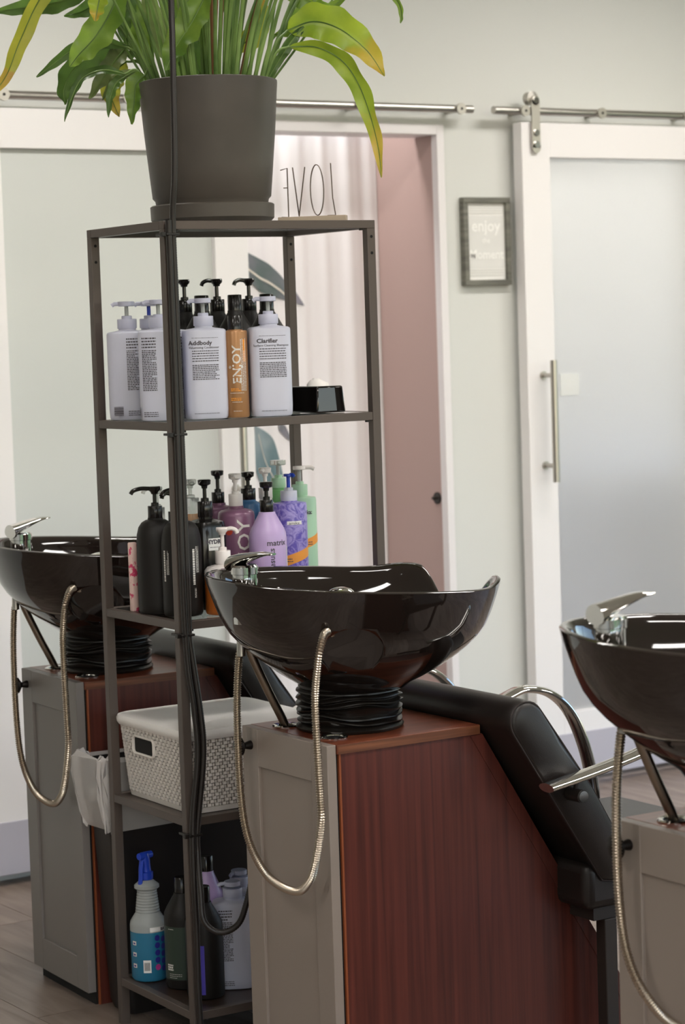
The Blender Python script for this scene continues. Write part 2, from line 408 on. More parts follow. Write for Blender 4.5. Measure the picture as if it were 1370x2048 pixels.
# room behind the right-hand frosted door
M_room2 = mat('pale_grey_room_paint', '#D6D8D8', .8)
struct(MB().box(4.5, 4.58, WY + .12, 7.6, 0, 2.6).build('wall_side_room_left', M_room2, smooth=False))
struct(MB().box(6.2, 6.28, WY + .12, 7.6, 0, 2.6).build('wall_side_room_right', M_room2, smooth=False))
struct(MB().box(4.5, 6.28, 7.6, 7.68, 0, 2.6).build('wall_side_room_far', M_room2, smooth=False))
struct(MB().box(4.5, 6.28, WY + .12, 7.68, 2.6, 2.68).build('ceiling_side_room', M_ceil, smooth=False))
struct(MB().box(4.5, 6.28, WY + .12, 7.68, -.06, -.001).build('floor_side_room', mat('pale_vinyl_floor', '#C9CBD2', .5), smooth=False))
area('side_room_fill_light', (5.3, 6.8, 2.55), (0, 0, 0), .9, .5, 34, (1, .985, .96))  # unseen lamp added to brighten the frosted pane from behind
tt = empty('blue_tint_block', (5.72, 6.62, 0), label='added blue block that tints the frosted glass of the right door', cat='tint block')  # unseen blue block added to tint the lower part of the frosted pane
MB().box(-.42, .42, -.35, .75, .78, .98).build('tint_block_top', mat('tint_blue', '#A3B1CE', .6), tt, bevel=.04, seg=3)
MB().box(-.38, .38, -.31, .71, .1, .78).build('tint_block_base', mat('tint_blue_grey', '#A9B5D0', .6), tt, bevel=.01)

# doorway casing
t = empty('trim_1', (0, WY, 0), kind='structure')
MB().box(4.338, 4.366, -.012, .020, 0, OZ + .02).build('casing', M_trim, t, bevel=.002)
MB().box(3.28, 4.338, -.012, .118, OZ - .012, OZ + .02).build('casing', M_trim, t, bevel=.002)
MB().box(3.28, 3.31, -.012, .118, 0, OZ - .012).build('casing', M_trim, t, bevel=.002)
# sliding doors
def sliding_door(name, x0, x1, hx):
    d = empty(name, (x0, 5.88, 0), kind='structure'); W = x1 - x0; s = .113; T = .045; zb = .035; zt = 2.156
    MB().box(0, s, 0, T, zb, zt).build('stile', M_white, d, bevel=.002)
    MB().box(W - s, W, 0, T, zb, zt).build('stile', M_white, d, bevel=.002)
    MB().box(s, W - s, .001, T, zt - .11, zt).build('header_rail', M_white, d, bevel=.002)
    MB().box(s, W - s, .001, T, .17, .25).build('bottom_rail', M_white, d, bevel=.002)
    MB().box(-.001, W + .001, -.003, T + .001, .03, .18).build('foot_band', M_footband, d, bevel=.002)['label'] = 'lavender-grey band along the foot of the door'
    MB().box(s - .005, W - s + .005, .018, .026, .24, zt - .10).build('glass_pane', M_frost if name == 'door_1' else M_frostthin, d, smooth=False)
    hb = MB(); hb.sweep([(hx, -.055, 1.01), (hx, -.055, 1.40)], .0115, 16)
    h = hb.build('pull_handle', M_steel, d)
    for z in (1.062, 1.352):
        q = MB(); q.sweep([(hx, -.055, z), (hx, 0, z)], .0075, 12); q.lathe([(.001, 0)], 3) if 0 else None
        q.disc((hx, -.006, z), (0, 1, 0), .013, .0065, 16); q.build('handle_standoff', M_steel, h)
    return d
d1 = sliding_door('door_1', 2.70, 3.598, .825)
d2 = sliding_door('door_2', 4.628, 5.53, .062)
def hanger(d, x):
    h = MB(); h.box(x - .016, x + .016, -.013, -.007, 2.075, 2.225)
    h.disc((x, -.013, 2.075), (0, 1, 0), .016, .006, 20).disc((x, -.013, 2.225), (0, 1, 0), .016, .006, 20)
    s = h.build('hanger_strap', M_steel, d)
    for z in (2.085, 2.122, 2.225): MB().disc((x, -.018, z), (0, 1, 0), .011, .006, 16).build('bolt', M_chrome, s, bevel=.001)
    w_ = MB(); w_.lathe([(.008, -.014), (.022, -.012), (.018, 0), (.022, .012), (.008, .014)], 24)
    w_.v = [(x - .004 + vx, .008 + vz, 2.232 + vy) for vx, vy, vz in w_.v]; w_.build('roller', M_steel, s)
hanger(d2, .05); hanger(d2, .85); hanger(d1, .05); hanger(d1, .80)
n_ = MB().box(4.772 - 4.628, 4.85 - 4.628, .0145, .0175, 1.282, 1.353).build('notice', mat('pale_notice_paper', '#DDDEDC', .5), d2, smooth=False)
n_['label'] = 'small pale notice stuck on the glass beside the handle'
def rail(x0, x1, xs, label):
    r = empty('door_rail', (x0, 5.888, 2.192), label=label, cat='rail', group='steel barn-door rails on the far wall')
    MB().sweep([(0, 0, 0), (x1 - x0, 0, 0)], .0125, 16).build('rail_bar', M_steel, r)
    for x in xs:
        q = MB(); q.sweep([(x - x0, -.018, -.001), (x - x0, .062, -.001)], .010, 14); q.disc((x - x0, -.022, -.001), (0, 1, 0), .0175, .008, 20)
        s = q.build('standoff', M_steel, r); MB().disc((x - x0, -.024, -.001), (0, 1, 0), .004, .003, 10).build('screw', M_blackm, s)
rail(1.9, 4.44, (2.0, 2.45, 2.825, 3.214, 4.01, 4.385), 'long steel sliding-door rail passing behind the potted plant')
rail(4.525, 6.5, (4.638, 4.953, 5.325, 5.8, 6.4), 'steel sliding-door rail above the right-hand door, with its hanger')
# framed print
p = empty('picture_frame', (4.519, WY, 1.783), label='small portrait picture with a grey wooden frame and pale printed words', cat='picture')
f = MB(); W, Hh, t = .093, .139, .018
f.box(-W, W, -.024, 0, Hh - t, Hh).box(-W, W, -.024, 0, -Hh, -Hh + t).box(-W, -W + t, -.024, 0, -Hh + t, Hh - t).box(W - t, W, -.024, 0, -Hh + t, Hh - t)
f.build('frame', M_picframe, p, bevel=.002)
pg = MB().box(-W + t, W - t, -.012, -.002, -Hh + t, Hh - t).build('print', M_paper, p, smooth=False)
mp_ = mat('pale_grey_print', '#CDCDC9', .6); mw_ = mat('print_white', '#F2F1EE', .6)
q = MB().box(-.07, .07, -.0128, -.0121, -.085, .082); o = q.build('grey_panel', mat('print_panel', '#DAD9D6', .6), pg, smooth=False)
q = MB()
for z in (.112, .104, .096, .088, -.092, -.1, -.108): q.box(-.07, .07, -.0135, -.0121, z, z + .0025)
q.build('printed_lines', mp_, pg, smooth=False)
def flat_text(par, s, size, x, z, m, y, rot=False, name='lettering', off=0):
    vs, fs = text_mesh(s, size, rot, off=off); bb = MB(); bb.add([(x + a, y - c, z + b_) for a, b_, c in vs], fs); return bb.build(name, m, par, smooth=False)
flat_text(pg, 'enjoy', .052, 0, .048, mw_, -.0134, off=.0008); flat_text(pg, 'the', .024, 0, .003, mw_, -.0134, off=.0004); flat_text(pg, 'Moment', .040, 0, -.042, mw_, -.0134, off=.0008)
# curtain
CW0, CW1, CYY = 3.45, 4.343, 6.285
def cwave(x): return .0065 * sin(x * 62) + .005 * sin(x * 29 + 1.2) + .0015 * sin(x * 141)
c_ = empty('curtain', (0, CYY, 0), label='white pleated fabric curtain with grey leaf print, hung inside the doorway', cat='curtain')
vs = []; fs = []; NX = 260; NZ = 14
for j in range(NZ + 1):
    for i in range(NX + 1):
        x = CW0 + (CW1 - CW0) * i / NX; z = .12 + (2.22 - .12) * j / NZ; vs.append((x, cwave(x + .004 * sin(z * 3)) * (1 - .25 * j / NZ), z))
for j in range(NZ):
    for i in range(NX): a = j * (NX + 1) + i; fs.append((a, a + 1, a + NX + 2, a + NX + 1))
fab = MB().add(vs, fs).build('fabric', M_curtain, c_, angle=80)
MB().sweep([(3.29, 0, 2.25), (4.34, 0, 2.25)], .012, 12).build('curtain_rod', M_steel, c_)
def cprint(top, bot, m, name='leaf_print', lift=.004):
    """blade between two outlines of (x,z), following the pleats"""
    n = 30; vs = []; fs = []
    def at(P, t):
        q = spline([(a, 0, c) for a, c in P], 6); k = t * (len(q) - 1); i = min(int(k), len(q) - 2); return q[i].lerp(q[i+1], k - i)
    for i in range(n + 1):
        for j in range(5):
            a = at(top, i / n).lerp(at(bot, i / n), j / 4); z = a.z
            vs.append((a.x, cwave(a.x + .004 * sin(z * 3)) * (1 - .25 * (z - .12) / 2.1) - lift, z))
    for i in range(n):
        for j in range(4): a = i * 5 + j; fs.append((a, a + 1, a + 6, a + 5))
    o = MB().add(vs, fs).build(name, m, c_, angle=80); return o
K = 6.285 / 6.5
def cp(x, z): return (x * K + .0, 1.51524 + (z - 1.51524) * K)
# ---- continued
for nm, tp, bt, m in (('leaf_print', [(3.837, 1.77), (3.897, 1.746), (3.951, 1.706), (3.997, 1.662), (4.027, 1.621), (4.041, 1.598)],
          [(3.835, 1.715), (3.839, 1.687), (3.875, 1.655), (3.92, 1.632), (3.976, 1.618), (4.041, 1.598)], M_leafgrey),
         ('leaf_print', [(3.842, 1.228), (3.902, 1.194), (3.928, 1.129), (3.947, 1.048), (3.963, 0.975)],
          [(3.835, 1.142), (3.844, 1.078), (3.868, 1.029), (3.894, 0.995), (3.963, 0.97)], M_leafteal),
         ('leaf_print', [(3.932, 1.224), (3.96, 1.219), (3.986, 1.173)], [(3.935, 1.205), (3.958, 1.183), (3.986, 1.167)], M_leafgrey)):
    cprint(tp, bt, m, nm)
for P in ([(3.835, 1.718), (3.895, 1.686), (3.949, 1.654), (4.004, 1.618)], [(3.856, 1.199), (3.876, 1.132), (3.903, 1.066), (3.932, 1.001)]):
    cprint([(a, c + .004) for a, c in P], [(a, c - .004) for a, c in P], M_rib, 'leaf_midrib', .006)
h = empty('wall_knob', (4.345, 5.998, .975), label='small round black knob on the pink wall inside the doorway', cat='knob')
MB().disc((0, 0, 0), (-1, 0, 0), .019, .006, 24).build('rosette', M_blackm, h, bevel=.0015)
q = MB(); q.sweep([(-.005, 0, 0), (-.012, 0, 0), (-.02, 0, 0), (-.024, 0, 0)], 0, 12, rs=[.004, .004, .006, .003]); q.build('stud', M_blackm, h)
# ------------------------------------------------------------------ the tall shelf
SX, SY, SR = 2.3471, 4.1621, -.034
def SP(u, v): return (SX + cos(SR) * u - sin(SR) * v, SY + sin(SR) * u + cos(SR) * v)
shelf = empty('shelf_unit', (SX, SY, 0), SR, label='tall dark metal shelf unit with five levels standing between two wash cabinets', cat='shelf')
SW, SD, SS = .51, .3606, .411
pt = .020
for (u, v) in ((0, 0), (SW - pt, 0), (0, SD - pt), (SW - pt, SD - pt)):
    p_ = MB().box(u, u + pt, v, v + pt, 0, 1.733).build('post', M_frame, shelf, bevel=.0012)
    if (u, v) != (0, 0):
        q = MB()
        for z in (1.715, 1.68): q.disc((u + pt * .5, v - .0008, z), (0, 1, 0), .0032, .003, 12)
        q.build('screw_hole', M_dark, p_)
def levelz(k): return 1.75 - SS * k
LEV = [1.75, 1.339, .928, .517, .106]
for k, z in enumerate(LEV):
    s = MB(); t = .0175; w_ = .02
    a, bq = (0, SW) if k == 0 else (pt, SW - pt)
    c, dq = (0, SD) if k == 0 else (pt, SD - pt)
    if k == 0:
        s.box(0, SW, 0, w_, z - t, z).box(0, SW, SD - w_, SD, z - t, z).box(0, w_, w_, SD - w_, z - t, z).box(SW - w_, SW, w_, SD - w_, z - t, z)
    else:
        s.box(pt, SW - pt, .001, .019, z - t, z).box(pt, SW - pt, SD - .019, SD - .001, z - t, z)
        s.box(.001, .019, pt, SD - pt, z - t, z).box(SW - .019, SW - .001, pt, SD - pt, z - t, z)
    fr = s.build('shelf_frame', M_frame, shelf, bevel=.001)
    if k in (0, 1, 2): MB().box(.018, SW - .018, .018, SD - .018, z - .006, z - .0005).build('glass_shelf', M_glass, fr, smooth=False)
    else: MB().box(.018, SW - .018, .018, SD - .018, z - .008, z - .0005).build('shelf_board', mat('dark_brown_board', '#33261f', .35), fr, smooth=False)
    MB().disc((.035, .01, z - t - .004), (0, 0, 1), .004, .004, 10).disc((SW - .03, .01, z - t - .004), (0, 0, 1), .004, .004, 10).build('stud', M_blackm, fr)
# the cable tied to the near post
cb = [(2.392, 4.168, 2.95), (2.388, 4.165, 2.5), (2.385, 4.162, 2.194), (2.377, 4.150, 2.073), (2.366, 4.140, 1.861), (2.3625, 4.150, 1.75), (2.3625, 4.149, 1.6), (2.3625, 4.148, 1.4), (2.3625, 4.147, 1.15), (2.3625, 4.147, .92)]
loopc = [(2.362, 4.147, .9), (2.375, 4.136, .75), (2.378, 4.134, .65), (2.364, 4.146, .50), (2.362, 4.145, .44), (2.350, 4.118, .372), (2.345, 4.10, .315), (2.37, 4.079, .291), (2.40, 4.056, .308), (2.417, 4.044, .358), (2.44, 4.043, .43), (2.50, 4.055, .50), (2.56, 4.07, .45), (2.58, 4.08, .2), (2.60, 4.08, .006)]
cab = empty('cable', (0, 0, 0), label='black cable tied down the near post of the shelf with a loop at the bottom', cat='cable')
P = resample(spline(cb + loopc, 10), .0025)
MB().sweep(P, .006, 10, rs=[.0060 + (.0006 if i % 2 else 0) for i in range(len(P))]).build('conduit', M_cable, cab)
c2 = [(2.350, 4.146, 1.75), (2.351, 4.145, 1.5), (2.352, 4.145, .92), (2.363, 4.139, .75), (2.366, 4.137, .65), (2.352, 4.145, .5), (2.352, 4.145, .30), (2.36, 4.15, .05), (2.4, 4.12, .005)]
MB().sweep(spline(c2, 10), .0065, 10).build('power_cord', M_cable, cab)
for z in (1.722, 1.315, .902, .485):
    q = MB(); q.box(2.341, 2.372, 4.139, 4.1855, z - .0025, z + .0025); q.box(2.332, 2.342, 4.142, 4.152, z - .0045, z + .0045)
    q.build('cable_tie', M_tie, cab, bevel=.001)
# ------------------------------------------------------------------ potted plant
PX, PY, PZ = 2.566, 4.334, 1.7505
pl = empty('potted_plant', (PX, PY, PZ), label='peace lily with yellowing leaves in a dark grey pot on top of the shelf', cat='plant')
q = MB(); q.lathe([(.118, 0), (.122, .002), (.132, .012), (.133, .04), (.130, .0425), (.126, .041), (.124, .018), (.02, .016)], 64, cap=True)
q.build('saucer', M_pot, pl)
q = MB(); q.lathe([(.10, .02), (.117, .022), (.1195, .04), (.1215, .052), (.127, .058), (.133, .12), (.1405, .20), (.148, .298), (.1478, .302), (.145, .3035), (.1425, .301), (.135, .27), (.01, .268)], 72)
q.build('pot', M_pot, pl)
rp = random.Random(11)
q = MB(); q.lathe([(.136, .262), (.12, .268), (.06, .276), (.005, .28)], 40)
q.v = [(x, y, z + rp.uniform(-.003, .003)) for x, y, z in q.v]; q.build('soil', M_soil, pl)
RV = Vector((.8315, -.5546, 0)); FV = Vector((.551, .8345, 0))
def leaf(path, hw, kind, seed):
    rr = random.Random(seed); P = spline(path, 7); n = len(P); m = 8; vs = []; fs = []; uv = []
    ph = rr.uniform(0, 6); view = (Vector((PX, PY, 2)) - Vector((0, 0, 1.5))).normalized()
    tilt = rr.uniform(-.6, .6)
    for i, p in enumerate(P):
        t = i / (n - 1); T = (P[min(i+1, n-1)] - P[max(i-1, 0)]).normalized()
        w = hw * (sin(pi * min(1, t ** .8)) ** .75) * (1 - .25 * t) * 1.25 + .0012
        side = T.cross(view).normalized(); nor = side.cross(T).normalized()
        side = (side * cos(tilt) + nor * sin(tilt)).normalized(); nor = T.cross(side).normalized()
        for j in range(m + 1):
            s_ = (j / m - .5) * 2
            wave = .20 * hw * sin(t * 26 + ph + (0 if s_ > 0 else 1.3)) * abs(s_) ** 2
            fold = abs(s_) * w * .30
            vs.append(p + side * s_ * w * (1 + .09 * sin(t * 31 + ph) * (1 if s_ > 0 else .3)) + nor * (fold + wave)); uv.append((j / m, t))
    for i in range(n - 1):
        for j in range(m): a = i * (m + 1) + j; fs.append((a, a + 1, a + m + 2, a + m + 1))
    b = MB().add(vs, fs); o = b.build('leaf', LM[kind], pl, angle=120)
    ul = o.data.uv_layers.new(name='uv'); 
    for lp in o.data.loops: ul.data[lp.index].uv = uv[lp.vertex_index]
    # midrib
    r = MB().sweep([p + (view * -.0006) for p in P], .0012, 5, rs=[.0016 * (1 - .8 * i / n) + .0003 for i in range(n)]).build('midrib', M_stem, o)
    return o
LEAVES = [
    ([(-0.032, 0.108, 0.552), (-0.023, 0.097, 0.498), (-0.022, 0.091, 0.449), (-0.036, 0.096, 0.396)], 0.0213, 'm'),
    ([(-0.088, 0.108, 0.549), (-0.112, 0.119, 0.496), (-0.128, 0.125, 0.443), (-0.128, 0.12, 0.39)], 0.0213, 'd'),
    ([(-0.096, 0.184, 0.527), (-0.095, 0.179, 0.473), (-0.088, 0.169, 0.429), (-0.073, 0.155, 0.38)], 0.016, 'g'),
    ([(-0.093, 0.233, 0.556), (-0.115, 0.243, 0.513), (-0.149, 0.263, 0.482), (-0.188, 0.288, 0.47)], 0.0171, 'd'),
    ([(0.113, 0.12, 0.551), (0.122, 0.108, 0.496), (0.125, 0.102, 0.441), (0.115, 0.104, 0.392)], 0.016, 'd'),
    ([(0.157, -0.055, 0.539), (0.181, -0.075, 0.495), (0.211, -0.097, 0.467), (0.248, -0.123, 0.452)], 0.0213, 'm'),
    ([(-0.061, 0.142, 0.32), (-0.094, 0.165, 0.337), (-0.129, 0.187, 0.323), (-0.15, 0.197, 0.28)], 0.0096, 'g'),
    ([(-0.024, 0.016, 0.528), (-0.035, 0.018, 0.476), (-0.025, 0.007, 0.422), (-0.008, -0.008, 0.379)], 0.0181, 'g'),
    ([(-0.193, 0.216, 0.569), (-0.256, 0.252, 0.507), (-0.303, 0.274, 0.412), (-0.333, 0.288, 0.337), (-0.37, 0.307, 0.285)], 0.016, 'y'),
    ([(-0.136, 0.235, 0.532), (-0.202, 0.276, 0.5), (-0.266, 0.318, 0.489), (-0.326, 0.356, 0.481)], 0.0192, 'd'),
    ([(-0.183, 0.024, 0.51), (-0.208, 0.034, 0.448), (-0.239, 0.05, 0.395), (-0.27, 0.067, 0.359), (-0.288, 0.077, 0.334)], 0.0288, 'm'),
    ([(-0.245, -0.009, 0.502), (-0.254, -0.006, 0.471), (-0.261, -0.004, 0.441), (-0.266, -0.002, 0.419)], 0.0181, 'b'),
    ([(-0.126, 0.118, 0.385), (-0.174, 0.152, 0.4), (-0.22, 0.181, 0.387), (-0.259, 0.204, 0.357), (-0.293, 0.224, 0.328)], 0.0117, 'd'),
    ([(-0.124, 0.166, 0.395), (-0.165, 0.193, 0.384), (-0.206, 0.216, 0.347), (-0.227, 0.226, 0.308), (-0.228, 0.224, 0.271)], 0.0277, 'd'),
    ([(-0.154, 0.083, 0.324), (-0.193, 0.11, 0.334), (-0.23, 0.133, 0.318), (-0.252, 0.144, 0.277), (-0.268, 0.15, 0.227)], 0.0085, 'd'),
    ([(-0.108, 0.144, 0.395), (-0.134, 0.158, 0.364), (-0.162, 0.172, 0.322), (-0.188, 0.186, 0.281)], 0.0181, 'g'),
    ([(-0.092, 0.19, 0.365), (-0.115, 0.203, 0.341), (-0.125, 0.206, 0.298), (-0.113, 0.193, 0.245)], 0.0235, 'y'),
    ([(-0.143, 0.099, 0.321), (-0.161, 0.111, 0.308), (-0.174, 0.116, 0.277), (-0.18, 0.116, 0.235)], 0.0096, 'd'),
    ([(-0.124, 0.05, 0.319), (-0.141, 0.06, 0.3), (-0.147, 0.061, 0.261), (-0.155, 0.062, 0.216)], 0.0181, 'm'),
    ([(-0.063, -0.12, 0.476), (-0.093, -0.105, 0.415), (-0.127, -0.088, 0.36), (-0.147, -0.079, 0.313)], 0.0288, 'm'),
    ([(0.124, -0.133, 0.367), (0.174, -0.167, 0.363), (0.216, -0.197, 0.332), (0.241, -0.219, 0.28), (0.257, -0.236, 0.211), (0.266, -0.248, 0.142), (0.266, -0.254, 0.085)], 0.0181, 'b'),
    ([(0.14, -0.104, 0.405), (0.186, -0.133, 0.422), (0.233, -0.166, 0.404), (0.278, -0.201, 0.355), (0.304, -0.223, 0.301)], 0.0342, 'b'),
    ([(0.181, -0.01, 0.419), (0.214, -0.03, 0.434), (0.256, -0.056, 0.448), (0.313, -0.09, 0.495)], 0.0181, 'm'),
    ([(0.327, -0.072, 0.536), (0.38, -0.109, 0.512), (0.409, -0.132, 0.476), (0.414, -0.138, 0.445), (0.411, -0.138, 0.428)], 0.0053, 'm'),
    ([(0.169, -0.123, 0.412), (0.145, -0.11, 0.382), (0.115, -0.095, 0.334), (0.092, -0.083, 0.292)], 0.0085, 'd'),
    ([(-0.084, 0.099, 0.346), (-0.093, 0.11, 0.4), (-0.101, 0.12, 0.454), (-0.104, 0.13, 0.54)], 0.0181, 'm'),
    ([(-0.031, 0.125, 0.362), (-0.039, 0.137, 0.427), (-0.05, 0.149, 0.482), (-0.049, 0.154, 0.547)], 0.0203, 'g'),
    ([(-0.087, 0.175, 0.366), (-0.084, 0.177, 0.409), (-0.065, 0.168, 0.452), (-0.034, 0.153, 0.505)], 0.0128, 'd'),
    ([(0.118, 0.077, 0.384), (0.152, 0.057, 0.415), (0.169, 0.05, 0.458), (0.169, 0.056, 0.524)], 0.0213, 'y'),
    ([(0.04, 0.099, 0.329), (0.034, 0.107, 0.373), (0.043, 0.107, 0.427), (0.061, 0.101, 0.503)], 0.0171, 'd'),
    ([(-0.025, 0.092, 0.31), (-0.014, 0.09, 0.359), (0.007, 0.08, 0.401), (0.028, 0.07, 0.443)], 0.0192, 'd'),
    ([(0.247, -0.071, 0.489), (0.218, -0.055, 0.457), (0.189, -0.039, 0.421), (0.159, -0.02, 0.406)], 0.0192, 'm'),
]
for i, (P, hw, k) in enumerate(LEAVES):
    o = leaf(P, hw, k, 100 + i)
    if k == 'b': o['label'] = 'bright yellow-green leaf'
    if k == 'y': o['label'] = 'yellowing leaf'
# petioles fanning out of the pot, with the crown of leaves above
rp = random.Random(23)
tips = []
for i in range(64):
    a = rp.uniform(0, 2 * pi); r0 = .118 * sqrt(rp.random()); base = Vector((r0 * cos(a), r0 * sin(a), .27))
    spread = Vector((cos(a), sin(a), 0)) * (r0 * rp.uniform(1.0, 1.9) + .015)
    h = rp.uniform(.30, .50); top = base + spread + Vector((rp.uniform(-.02, .02), rp.uniform(-.02, .02), h))
    mid = base.lerp(top, .5) - spread * .12
    m = M_stemr if rp.random() < .1 else M_stem
    pp = spline([base, mid, top], 6)
    MB().sweep(pp, .0035, 7, rs=[.0048 - .0022 * k / len(pp) for k in range(len(pp))]).build('stalk', m, pl)
    tips.append((top, spread))
for i, (tp, s) in enumerate(tips[:40]):
    d = s.normalized() if s.length > .001 else Vector((1, 0, 0)); L = rp.uniform(.16, .24)
    path = [tp, tp + d * L * .3 + Vector((0, 0, L * .25)), tp + d * L * .75 + Vector((0, 0, L * .22)), tp + d * L * 1.1 + Vector((0, 0, -L * .05))]
    leaf(path, rp.uniform(.022, .034), rp.choice('mmdgb'), 300 + i)
# stalks that carry the drooping leaves at the sides
for i, (P, hw, k) in enumerate(LEAVES):
    a = Vector(P[0]); f = a.copy(); f.z = 0
    f = f.normalized() * min(.115, f.length) if f.length > 0 else f
    b0 = Vector((f.x, f.y, .27)); mid = b0.lerp(a, .55) + Vector((0, 0, .03 if a.z < .42 else 0))
    MB().sweep(spline([b0, mid, a], 6), .0028, 7).build('stalk', M_stem, pl)
# ------------------------------------------------------------------ LOVE sign, seen from behind
lv = empty('love_sign', SP(.400, .092) + (1.7505,), SR + radians(-39), label='thin brass wire sign reading LOVE, seen from behind, on a pale wood block', cat='sign')
MB().box(-.066, .082, -.006, .022, 0, .013).build('wood_base', M_driftwood, lv, bevel=.001)
def wire(pts, nm='letter'):
    b = MB(); P = [Vector((-x * .74, .008, z - .003)) for x, z in pts]; b.sweep(P, .002, 8, flat=(.0055, .0011), up=(0, 1, 0)); return b.build(nm, M_wire, lv)
# x as read from the front; mirrored because the back faces us
wire([(-.068, .128), (-.071, .055), (-.078, .018), (-.079, .0165), (-.055, .0165)])
wire([(-.026 + .0195 * cos(a), .072 + .054 * sin(a)) for a in [2 * pi * i / 40 + .3 for i in range(41)]])
wire([(.008, .122), (.029, .017)]); wire([(.029, .017), (.044, .122)])
wire([(.080, .117), (.060, .121), (.060, .0165), (.080, .0165)]); wire([(.060, .079), (.072, .079)])
# ------------------------------------------------------------------ bottles
def pump(par, z0, mc, ms, mh, az, rc=.0205, hc=.022, hs=.028, rh=.0175, hh=.011, spout=.022, style='disc', tier=True, drop=0):
    """collar from z0 up, stem, head with a spout; returns nothing"""
    q = MB(); q.lathe([(rc * .97, z0), (rc, z0 + .001), (rc, z0 + hc - .001), (rc * .96, z0 + hc)], 32)
    if tier: q.lathe([(rc * .53, z0 + hc), (rc * .53, z0 + hc + .006), (rc * .45, z0 + hc + .007)], 24)
    col = q.build('collar', mc, par)
    if not tier: pass
    z1 = z0 + hc + (.007 if tier else 0)
    MB().lathe([(.0042, z1 - .002), (.0042, z1 + hs)], 14).build('pump_stem', ms, par)
    z2 = z1 + hs; q = MB(); d = Vector((cos(az), sin(az), 0))
    if style == 'disc':
        q.lathe([(rh * .9, z2), (rh, z2 + .001), (rh, z2 + hh - .001), (rh * .95, z2 + hh)], 28)
        a = Vector((0, 0, z2 + hh * .55)); q.sweep([a + d * rh * .5, a + d * (rh + spout * .6), a + d * (rh + spout) + Vector((0, 0, -.004))], .004, 10, flat=(.0045, .0033), up=(0, 0, 1))
    elif style == 'long':
        q.lathe([(.007, z2 - .004), (.008, z2), (.012, z2 + .004), (.013, z2 + .009), (.011, z2 + .012)], 22)
        a = Vector((0, 0, z2 + .008)); P = [a - d * .012, a + d * .01, a + d * (.01 + spout * .45) + Vector((0, 0, .001)), a + d * (.01 + spout * .85) + Vector((0, 0, -.003)), a + d * (.01 + spout) + Vector((0, 0, -.010))]
        P = spline(P, 5); q.sweep(P, .005, 10, flat=(.0045, .0065), up=(0, 0, 1))
    else:  # chunky head
        q.lathe([(.006, z2 - .006), (.007, z2), (.0135, z2 + .003), (.0145, z2 + .012), (.0125, z2 + .0135)], 22)
        a = Vector((0, 0, z2 + .0085)); q.sweep([a, a + d * (.012 + spout * .5), a + d * (.014 + spout) + Vector((0, 0, -.004))], .005, 10, flat=(.0045, .0055), up=(0, 0, 1))
    q.build('pump_head', mh, par)
def cap(par, z0, r, h, m): return MB().lathe([(r, z0), (r, z0 + h - .0015), (r * .93, z0 + h)], 32).build('cap', m, par)
def bottle(u, v, lev, label, group, body, mb, name='shampoo_bottle', cat='bottle', sides=40, th=0, nm='bottle_body', xy=None):
    x, y = xy or SP(u, v)
    b = empty(name, (x, y, LEV[lev] + .0003), label=label, cat=cat, group=group)
    MB().lathe(body, sides, th=th).build(nm, mb, b); return b
# level 1: the white square pump bottles
WQ = .78
WB = [(.034, 0, 4, WQ), (.041, .001, 4, WQ), (.0435, .005, 4, WQ), (.0445, .02, 4, WQ), (.0445, .182, 4, WQ), (.0437, .1865, 4, WQ), (.040, .189, 4, WQ), (.024, .1915, 2.4, .9), (.0185, .193), (.0185, .196)]
E4 = (4, WQ)
def white_bottle(u, v, lev, label, th, seed, face, title=None, sub=None, group='white pump bottles on the upper shelf', az=None, drop=False, stem=None, bottom=True):
    b = bottle(u, v, lev, label, group, WB, M_bw, 'pump_bottle', th=th)
    hs = .004 if drop else .020
    pump(b, .196, M_bw2, stem or M_natural, M_bw2, az if az is not None else radians(150), rc=.021, hc=.0205, hs=hs, rh=.0175, hh=.0105, spout=.014, tier=not drop)
    if title:
        print_text(b, title, .0125, .0445, face, .160, M_ink, e=E4, th=th, off=.0003)
        print_text(b, sub, .0062, .0445, face + .16, .1505, M_ink, e=E4, th=th)
        micro(b, .0445, face + .22, .1705, .052, 1, .003, M_ink, E4, th, seed, .25)
        micro(b, .0445, face + .22, .1425, .052, 5, .0052, M_ink, E4, th, seed + 1, .35)
        micro(b, .0445, face + .22, .113, .052, 9, .0037, M_ink, E4, th, seed + 2, .5)
        micro(b, .0445, face + .22, .012, .05, 1, .003, M_ink, E4, th, seed + 3, .3)
    if face is not None and not title:
        micro(b, .0445, face, .172, .027, 4, .0062, M_ink, E4, th, seed, .45)
        micro(b, .0445, face, .147, .027, 24, .0036, M_ink, E4, th, seed + 1, .55)
        micro(b, .0445, face, .018, .027, 3, .004, M_ink, E4, th, seed + 2, .4)
        q = MB(); vs = []; fs = []
        for i in range(11):
            z = i * .0018; n = len(vs); wq = .0085; tq = .0005 + .0008 * ((i * 7) % 3) / 2; vs += [(-wq, z, 0), (wq, z, 0), (wq, z + tq + .0004, 0), (-wq, z + tq + .0004, 0)]; fs.append((n, n+1, n+2, n+3))
        q.add(wrap(vs, .0445, face - .72, .010, 4.5, th), fs); q.build('barcode', M_ink, b, smooth=False)
    return b
TH = radians(-120 + 90)
white_bottle(.05, .283, 1, 'white pump bottle at the far left of the upper shelf, barcode showing', TH, 3, CAMAZ + .25)
white_bottle(.05, .135, 1, 'white pump bottle just left of the near post on the upper shelf', TH, 9, CAMAZ - .45, None)
white_bottle(.125, .325, 1, 'white pump bottle half hidden behind the two leftmost ones, blue pump stem', TH, 15, None, stem=M_bluep)
white_bottle(.108, .205, 1, 'white pump bottle mostly hidden behind the near post of the upper shelf', TH, 21, CAMAZ + .72)
